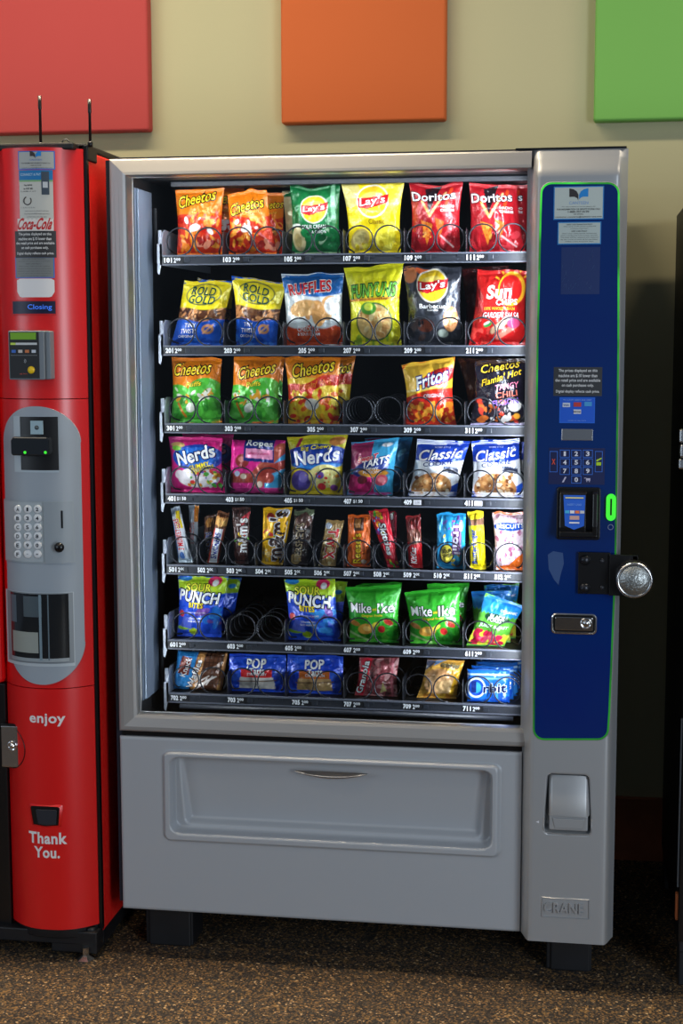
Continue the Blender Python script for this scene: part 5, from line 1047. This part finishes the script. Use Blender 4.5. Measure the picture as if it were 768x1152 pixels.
# stickers on the red door
b, R_, sf = sticker('', RM, 20.5, 170, 62, 191, arc, (48, 110, 206), (176, 180, 176), [('CANTEEN', 0.5, 0.52, 0.34, 0.09, (90, 120, 190)), ('FOR INFORMATION OR SERVICE PLEASE CALL', 0.5, 0.34, 0.8, 0.06, DK, 0.01), ('1-800-357-0190', 0.5, 0.22, 0.3, 0.06, DK), ('customer.concerns@canteen-usa.com', 0.5, 0.09, 0.84, 0.06, DK)])
leaf_logo(b, (R_[0] + R_[1]) / 2, R_[2] + (R_[3] - R_[2]) * 0.80, 0.0125, sf, 0.0016)
tag(b.build('service_sticker', 'print', D1), 'small grey sticker with blue edge and two-leaf logo')
X0, X1, Z0, Z1 = pxrect(22, 191.5, 60, 247, arc); H_ = Z1 - Z0; w_ = X1 - X0
b = MB(); b.sheet(X0, X1, Z0, Z1, arc, 0.0006, (206, 206, 198)); b.sheet(X0, X1, Z1 - H_ * 0.20, Z1, arc, 0.0009, (20, 122, 186)); b.sheet(X0, X1, Z1 - H_ * 0.235, Z1 - H_ * 0.20, arc, 0.0009, (130, 180, 120))
b.text('CONNECT & PAY', X0 + w_ * 0.36, Z1 - H_ * 0.09, w_ * 0.62, H_ * 0.05, arc, 0.0013, (180, 214, 236), bold=0.02)
b.text('Tap NOW', X0 + w_ * 0.28, Z1 - H_ * 0.31, w_ * 0.26, H_ * 0.04, arc, 0.0013, DK, bold=0.03); b.text('to PAY ME', X0 + w_ * 0.28, Z1 - H_ * 0.375, w_ * 0.28, H_ * 0.035, arc, 0.0013, DK, bold=0.02); b.text('by mobile or card', X0 + w_ * 0.28, Z1 - H_ * 0.43, w_ * 0.46, H_ * 0.03, arc, 0.0013, DK)
b.sheet(X0 + w_ * 0.68, X0 + w_ * 0.90, Z1 - H_ * 0.50, Z1 - H_ * 0.03, arc, 0.0012, (64, 78, 92)); b.sheet(X0 + w_ * 0.72, X0 + w_ * 0.86, Z1 - H_ * 0.36, Z1 - H_ * 0.24, arc, 0.0015, (200, 206, 210))
b.tube([(X0 + w_ * 0.25 + 0.0085 * cos(t), arc(X0 + w_ * 0.25) - 0.0012, Z1 - H_ * 0.62 + 0.0085 * sin(t)) for t in lsp(radians(110), radians(400), 20)], 0.0012, 5, (56, 56, 60))
b.text('C A N T E E N', X0 + w_ * 0.25, Z1 - H_ * 0.76, w_ * 0.44, H_ * 0.025, arc, 0.0013, (120, 120, 120))
for k, (t_, s_) in enumerate((('learn more at connect and pay', 0.7), ('Download the FREE mobile app today', 0.74), ('standard data rates may apply', 0.6))): b.text(t_, X0 + w_ * 0.52, Z1 - H_ * (0.83 + 0.06 * k), w_ * s_, H_ * 0.03, arc, 0.0013, (110, 110, 112))
tag(b.build('payment_sticker', 'print', D1), 'pale sticker with blue header and phone picture')
X0, X1, Z0, Z1 = pxrect(20, 246, 60.5, 262, arc); b = MB(); b.sheet(X0, X1, Z0, Z1, arc, 0.0006, (236, 228, 222))
b.text('Coca-Cola', (X0 + X1) / 2, (Z0 + Z1) / 2 + 0.004, (X1 - X0) * 0.96, 0.026, arc, 0.0012, (206, 30, 36), shear=0.35, bold=0.03)
b.build('drink_logo', 'print', D1)
b, _, _ = sticker('', RM, 17.5, 260, 63.5, 290, arc, (44, 44, 46), (50, 50, 52), [q + (WH, 0.015) for q in PRICE], ew=0.0006, thick=0.0014); tag(b.build('price_notice', 'print', D1), 'dark notice with white lettering')
b, _, _ = sticker('', RM, 17.5, 289, 61.5, 313, arc, (60, 120, 206), (128, 132, 132), [(t_, 0.5, 0.90 - 0.115 * i, w2, 0.055, (80, 82, 84)) for i, (t_, w2) in enumerate((('CREDIT CARD TRANSACTION POLICY', 0.6), ('pre-authorization policy applies to purchases', 0.8), ('DEBIT CARD POLICY', 0.4), ('When using a debit card the machine', 0.8), ('may place a temporary hold on the account', 0.86), ('released by your bank within several days', 0.86), ('by the amount of the purchase', 0.84), ('please contact us with questions', 0.7)))])
b.build('policy_sticker', 'print', D1)
X0, X1, Z0, Z1 = pxrect(19.5, 313.5, 61.5, 334.5, arc); b = MB(); P_ = rrect(X0, X1, Z0, Z1, 0.009); n = len(P_); cxp = (X0 + X1) / 2
for lay in range(1):
    xs_ = lsp(X0, X1, 15)
    def zr2(x):
        d = min(x - X0, X1 - x); return 0 if d > 0.012 else 0.012 - math.sqrt(max(0, 0.012 ** 2 - (0.012 - d) ** 2))
    v = [(x, arc(x) - 0.0008, Z0 + zr2(x)) for x in xs_] + [(x, arc(x) - 0.0008, Z1 - 0.3 * zr2(x)) for x in xs_]
    b.add(v, [(i, i + 1, i + 16, i + 15) for i in range(14)], (238, 236, 236), smooth=True)
b.build('blank_sticker', 'print', D1)
# text display
X0, X1, Z0, Z1 = pxrect(15, 339, 63, 353, arc); b = MB()
b.sheet(X0 - 0.004, X1 + 0.001, Z0 - 0.004, Z1 + 0.003, arc, 0.0030, (206, 22, 24)); b.sheet(X0, X1, Z0, Z1, arc, 0.0034, (12, 18, 54))
b.build('display_bezel', 'plate', D1)
M['lcdtext'] = mat('display_text', (60, 110, 220), 0.4, emis=(60, 120, 240), estr=0.7)
b = MB(); b.text('Closing', at(45, 346, arc)[0], at(45, 346, arc)[2], 0.054, 0.014, arc, 0.0040, (0, 0, 0), bold=0.0); b.build('display_text', 'lcdtext', D1)
# card reader
X0, X1, Z0, Z1 = pxrect(12, 372, 58, 427, lambda x, z: -0.085); fy = -0.098
b = MB(); b.prism(rrect(X0, X1 - 0.012, Z0, Z1, 0.003), fy, -0.05); b.prism([(X1 - 0.012, Z0), (X1, Z0 + 0.001), (X1, Z1 - 0.001), (X1 - 0.012, Z1)], fy + 0.006, -0.05)
CR2 = b.build('card_reader', 'greydark', D1, bevel=0.002)
b = MB(); w_ = X1 - X0; h_ = Z1 - Z0
b.box((X0 + 0.003, fy - 0.001, Z0 + 0.003), (X1 - 0.024, fy + 0.001, Z1 - 0.003), (24, 26, 30))
b.box((X0 + 0.006, fy - 0.0018, Z0 + h_ * 0.82), (X1 - 0.030, fy, Z0 + h_ * 0.96), (120, 176, 30)); b.box((X0 + 0.006, fy - 0.002, Z0 + h_ * 0.71), (X1 - 0.028, fy, Z0 + h_ * 0.755), (206, 210, 212)); b.box((X0 + 0.006, fy - 0.0024, Z0 + h_ * 0.71), (X0 + 0.018, fy, Z0 + h_ * 0.755), (200, 226, 90))
for k, c in enumerate(((60, 110, 200), (206, 200, 196), (206, 120, 70), (206, 214, 226))): b.box((X0 + 0.008 + k * 0.0155, fy - 0.0018, Z0 + h_ * 0.55), (X0 + 0.0175 + k * 0.0155, fy, Z0 + h_ * 0.61), c)
b.box((X0 + 0.006, fy - 0.0016, Z0 + h_ * 0.495), (X1 - 0.028, fy, Z0 + h_ * 0.50), (170, 174, 178))
for r_ in (0.0035, 0.0065): b.tube([(X0 + w_ * 0.36 + r_ * cos(t), fy - 0.0014, Z0 + h_ * 0.38 + r_ * 0.8 * sin(t)) for t in lsp(-1.0, 1.0, 8)], 0.0005, 4, (200, 204, 208))
b.text('tap here', X0 + w_ * 0.36, Z0 + h_ * 0.12, 0.018, 0.004, fy, 0.0014, (206, 90, 70))
b.build('reader_face', 'print', CR2)
b = MB(); b.lathe((X0 + w_ * 0.55, fy - 0.001, Z0 + h_ * 0.20), [(0.0085, 0), (0.008, -0.0015), (0.001, -0.002)], n=20, col=(250, 206, 30)); b.build('button', 'plate', CR2)
# rounded grey plate
px0, px1, pz0, pz1 = AX0 + 0.016, AX1 - 0.013, at(50, 770, arc)[2], at(50, 457, arc)[2]
b = MB(); n = 44; rad_x = (px1 - px0) / 2
def plate_z(x, top):
    t = min(1, abs((x - (px0 + px1) / 2) / rad_x)); k = 1 - math.sqrt(max(0, 1 - t ** 2.1)); return (pz1 - 0.082 * k) if top else (pz0 + 0.095 * k)
X = [((px0 + px1) / 2 - rad_x * cos(pi * i / n)) for i in range(n + 1)]
v = [(x, arc(x) - 0.004, plate_z(x, False)) for x in X] + [(x, arc(x) - 0.004, plate_z(x, True)) for x in X]; N = n + 1
b.add(v, [(i, i + 1, N + i + 1, N + i) for i in range(n)], smooth=True)
v2 = v + [(x, y + 0.006, z) for x, y, z in v]
b.add(v2, [(i, 2 * N + i, 2 * N + i + 1, i + 1) for i in range(n)] + [(N + i, N + i + 1, 3 * N + i + 1, 3 * N + i) for i in range(n)])
GP = b.build('payment_plate', 'greyplate', D2)
pl = lambda x, z=0: arc(x) - 0.004
# bill acceptor
X0, X1, Z0, Z1 = pxrect(16, 468, 66, 531, pl); b = MB()
b.sheet(X0, X1, Z0, Z1, pl, 0.0012, (176, 190, 200)); b.sheet(X0 + 0.018, X1, Z0 + 0.005, Z1 - 0.001, pl, 0.0018, (14, 15, 18))
BA = b.build('bill_acceptor', 'plate', GP)
b = MB(); yb = pl((X0 + X1) / 2) - 0.004
a0, a1 = X0 + 0.004, X1 - 0.012; zc = (Z0 + Z1) / 2 - 0.004
b.prism([(a0 + 0.004, zc - 0.020), (a1 - 0.004, zc - 0.020), (a1, zc - 0.016), (a1, zc + 0.018), (a1 - 0.004, zc + 0.022), (a0 + 0.006, zc + 0.022), (a0, zc + 0.014), (a0, zc - 0.016)], yb - 0.018, yb + 0.003); b.build('bill_mouth', 'lens', BA, bevel=0.004)
b = MB(); b.box((X0 + 0.045, yb - 0.001, Z1 - 0.040), (X0 + 0.074, yb + 0.002, Z1 - 0.010), (160, 186, 196)); b.lathe((X0 + 0.060, yb - 0.0015, Z1 - 0.025), [(0.005, 0), (0.001, -0.0004)], n=14, col=(90, 100, 104)); b.build('bill_window', 'plate', BA)
for px_ in (28, 51):
    x, y, z = at(px_, 509, yb - 0.018); b = MB(); b.lathe((x, yb - 0.018, z), [(0.0035, 0), (0.001, -0.0008)], n=10); b.build('indicator', 'ledslot', BA)
# selection keypad
X0, X1, Z0, Z1 = pxrect(6, 562, 84, 631, pl); b = MB()
b.sheet(X0, X1, Z0, Z1, pl, 0.0035, (158, 168, 174), nx=20); xk = X0 + (X1 - X0) * 0.63
b.sheet(X0 + 0.003, xk - 0.002, Z0 + 0.003, Z1 - 0.003, pl, 0.0050, (168, 178, 184), nx=14); b.sheet(xk + 0.001, X1 - 0.002, Z0, Z1 - 0.002, pl, 0.0046, (148, 158, 166), nx=8)
SK = b.build('selection_panel', 'plate', GP)
rows = ['A12', 'B34', 'C56', 'D78', 'E90', 'F*-']
for j, rr_ in enumerate(rows):
    for i, ch in enumerate(rr_):
        x, y, z = at(21.5 + 10.9 * i, 572.5 + 10.1 * j, pl); yy = pl(x) - 0.005
        b = MB(); b.lathe((x, yy, z), [(0.0098, 0), (0.0095, -0.002), (0.0075, -0.0032), (0.001, -0.0036)], n=18, col=(222, 226, 230))
        b.text(ch if ch != '-' else '...', x, z, 0.0065 if ch not in '1*-' else 0.0045, 0.0085 if ch not in '*-' else 0.003, yy, 0.0042, (30, 34, 44), bold=0.03)
        b.build('selection_key', 'plate', SK)
x, y, z = at(70.5, 584, pl); b = MB(); b.box((x - 0.002, pl(x) - 0.0062, z - 0.020), (x + 0.002, pl(x) - 0.004, z + 0.020)); b.build('coin_slot', 'blacksoft', SK)
x, y, z = at(70, 614.5, pl); b = MB(); b.lathe((x, pl(x) - 0.004, z), [(0.006, 0), (0.006, -0.010), (0.011, -0.014), (0.0115, -0.018), (0.008, -0.023), (0.001, -0.024)], n=20); b.build('return_knob', 'blacksoft', SK)
# delivery window
X0, X1, Z0, Z1 = pxrect(8, 664, 84, 746, pl); b = MB()
b.sheet(X0, X1, Z0, Z1, pl, 0.0012, (190, 200, 206), nx=20); b.sheet(X0 + 0.006, X1 - 0.0015, Z0 + 0.007, Z1 - 0.001, pl, 0.0018, (132, 140, 146), nx=20)
DW = b.build('delivery_port', 'plate', GP)
b = MB(); c0, c1 = X0 + 0.018, X1 - 0.010; n = 20
def drum(x): t = (x - (c0 + c1) / 2) / ((c1 - c0) / 2); return pl(x) - 0.0025 - 0.005 * math.sqrt(max(0, 1 - t * t))
b.sheet(c0, c1, Z0 + 0.012, Z1 - 0.003, lambda x, z: drum(x), 0.0, (44, 54, 62), nx=24)
b.build('turning_drum', 'lens', DW)
b = MB(); b.sheet(c0 + 0.006, c0 + 0.075, Z0 + 0.032, Z0 + 0.080, lambda x, z: drum(x), 0.0006, (150, 156, 150), nx=10); b.sheet(c0 + 0.002, c0 + 0.020, Z0 + 0.10, Z1 - 0.008, lambda x, z: drum(x), 0.0006, (84, 104, 116), nx=4); b.sheet(c0 + 0.040, c0 + 0.085, Z0 + 0.115, Z1 - 0.008, lambda x, z: drum(x), 0.0006, (70, 84, 92), nx=6)
b.sheet(c0, c1, Z0 + 0.012, Z0 + 0.020, lambda x, z: drum(x), 0.0008, (150, 160, 166), nx=20); b.sheet(c0 + 0.078, c0 + 0.084, Z0 + 0.016, Z1 - 0.004, lambda x, z: drum(x), 0.0009, (120, 142, 154), nx=2); b.sheet(c0 + 0.098, c0 + 0.101, Z0 + 0.016, Z1 - 0.004, lambda x, z: drum(x), 0.0009, (96, 112, 122), nx=2)
b.build('drum_insert', 'plate', DW)
# lettering
x, y, z = at(52.5, 810, arc); b = MB(); b.text('enjoy', x, z, 0.084, 0.030, arc, 0.0008, (236, 232, 232), bold=0.025); b.build('door_lettering', 'print', D3)
x, y, z = at(53, 943, arc); b = MB(); b.text('Thank', x, z, 0.092, 0.028, arc, 0.0008, (236, 232, 232), bold=0.03)
x, y, z = at(52.5, 959, arc); b.text('You.', x, z, 0.062, 0.027, arc, 0.0008, (236, 232, 232), bold=0.03)
b.build('door_lettering', 'print', D3)
# lock with round recess
xc_, _, zc_ = at(11, 838, arc); b = MB(); P_ = []
b.tube([(xc_ + 0.052 * cos(t), arc(xc_ + 0.052 * cos(t)) - 0.0005, zc_ + 0.052 * sin(t)) for t in lsp(-pi * 0.5, pi * 0.5, 22)], 0.0011, 5); b.build('recess_edge', 'blacksoft', D3)
X0, X1, Z0, Z1 = pxrect(6, 814, 26, 863, arc); yk = arc((X0 + X1) / 2)
b = MB(); b.prism(rrect(X0, X1, Z0, Z1, 0.003), yk - 0.006, yk + 0.004); LK = b.build('door_lock', 'blacksoft', D3, bevel=0.001)
b = MB(); b.prism(rrect(X0 + 0.003, X1 - 0.004, Z0 + 0.003, Z1 - 0.004, 0.002), yk - 0.010, yk - 0.006); b.build('lever', 'steel', LK, bevel=0.0015)
b = MB(); b.lathe(((X0 + X1) / 2, yk - 0.010, (Z0 + Z1) / 2 + 0.002), [(0.012, 0), (0.012, -0.003), (0.009, -0.004), (0.008, -0.002), (0.005, -0.002), (0.004, -0.005), (0.001, -0.005)]); b.build('lock_cylinder', 'chrome', LK)
# coin return cup
X0, X1, Z0, Z1 = pxrect(33, 904, 71, 930, arc); b = MB(); yk = arc((X0 + X1) / 2)
o_ = [(X0 + 0.008, Z0 + 0.004), ((X0 + X1) / 2, Z0), (X1 - 0.004, Z0 + 0.003), (X1, Z1 - 0.003), (X1 - 0.006, Z1), (X0 + 0.004, Z1), (X0, Z1 - 0.004)]
o_ = [(x, z) for x, z in o_]
i_ = [((X0 + X1) / 2 + (x - (X0 + X1) / 2) * 0.86, (Z0 + Z1) / 2 + (z - (Z0 + Z1) / 2) * 0.84) for x, z in o_]
ring(b, o_, i_, lambda x, z: arc(x) - 0.001, lambda x, z: arc(x) - 0.005); b.build('coin_cup_rim', 'red', D3)
b = MB(); b.prism(i_, lambda x, z: arc(x) - 0.0045, 0.003); CC = b.build('coin_cup', 'blacksoft', D3)
cx2, cz3 = (X0 + X1) / 2, (Z0 + Z1) / 2; i2 = [(cx2 + 0.004 + (x - cx2) * 0.62, cz3 - 0.002 + (z - cz3) * 0.66) for x, z in o_]
b = MB(); b.prism(i2, lambda x, z: arc(x) - 0.0075, 0.003); b.build('cup_flap', 'rail', CC, bevel=0.001)

# ------------------------------------------------------------------ dark machine at the right edge
DM = empty('dark_machine', (1.7, 0.35, 0.0)); tag(DM, 'black machine cut off by the right edge, silver latch on its side', 'vending machine')
b = MB(); b.box((1.283, 0.01, 0.08), (2.05, 0.74, 1.76)); b.build('cabinet', 'black', DM, bevel=0.004)
b = MB(); b.box((1.277, -0.030, 0.12), (2.05, 0.008, 1.76)); b.build('door', 'blacksoft', DM, bevel=0.006)
b = MB(); b.box((1.2745, -0.012, 0.40), (1.2775, -0.004, 0.62)); b.box((1.2745, -0.012, 0.24), (1.2775, -0.004, 0.40)); b.build('door_edge_strip', 'greydark', DM)
b = MB(); b.box((1.272, -0.016, 0.165), (1.279, 0.004, 0.225)); b.build('hinge', 'wood', DM, bevel=0.002)
for xq, yq in ((1.285, 0.02), (1.285, 0.62), (1.96, 0.02), (1.96, 0.62)):
    b = MB(); b.box((xq, yq, 0.0), (xq + 0.075, yq + 0.08, 0.085)); b.build('foot', 'black', DM, bevel=0.003)
zt = at(764, 482, -0.03)[2]; zb_ = at(764, 527, -0.03)[2]; x0 = at(762, 500, -0.045)[0]
b = MB(); h_ = zt - zb_
b.box((x0 + 0.002, -0.060, zb_ + h_ * 0.66), (x0 + 0.06, -0.028, zt)); b.box((x0 + 0.004, -0.066, zb_ + h_ * 0.30), (x0 + 0.05, -0.028, zb_ + h_ * 0.63)); b.box((x0 + 0.002, -0.058, zb_), (x0 + 0.06, -0.028, zb_ + h_ * 0.27))
b.build('latch', 'steel', DM, bevel=0.004)
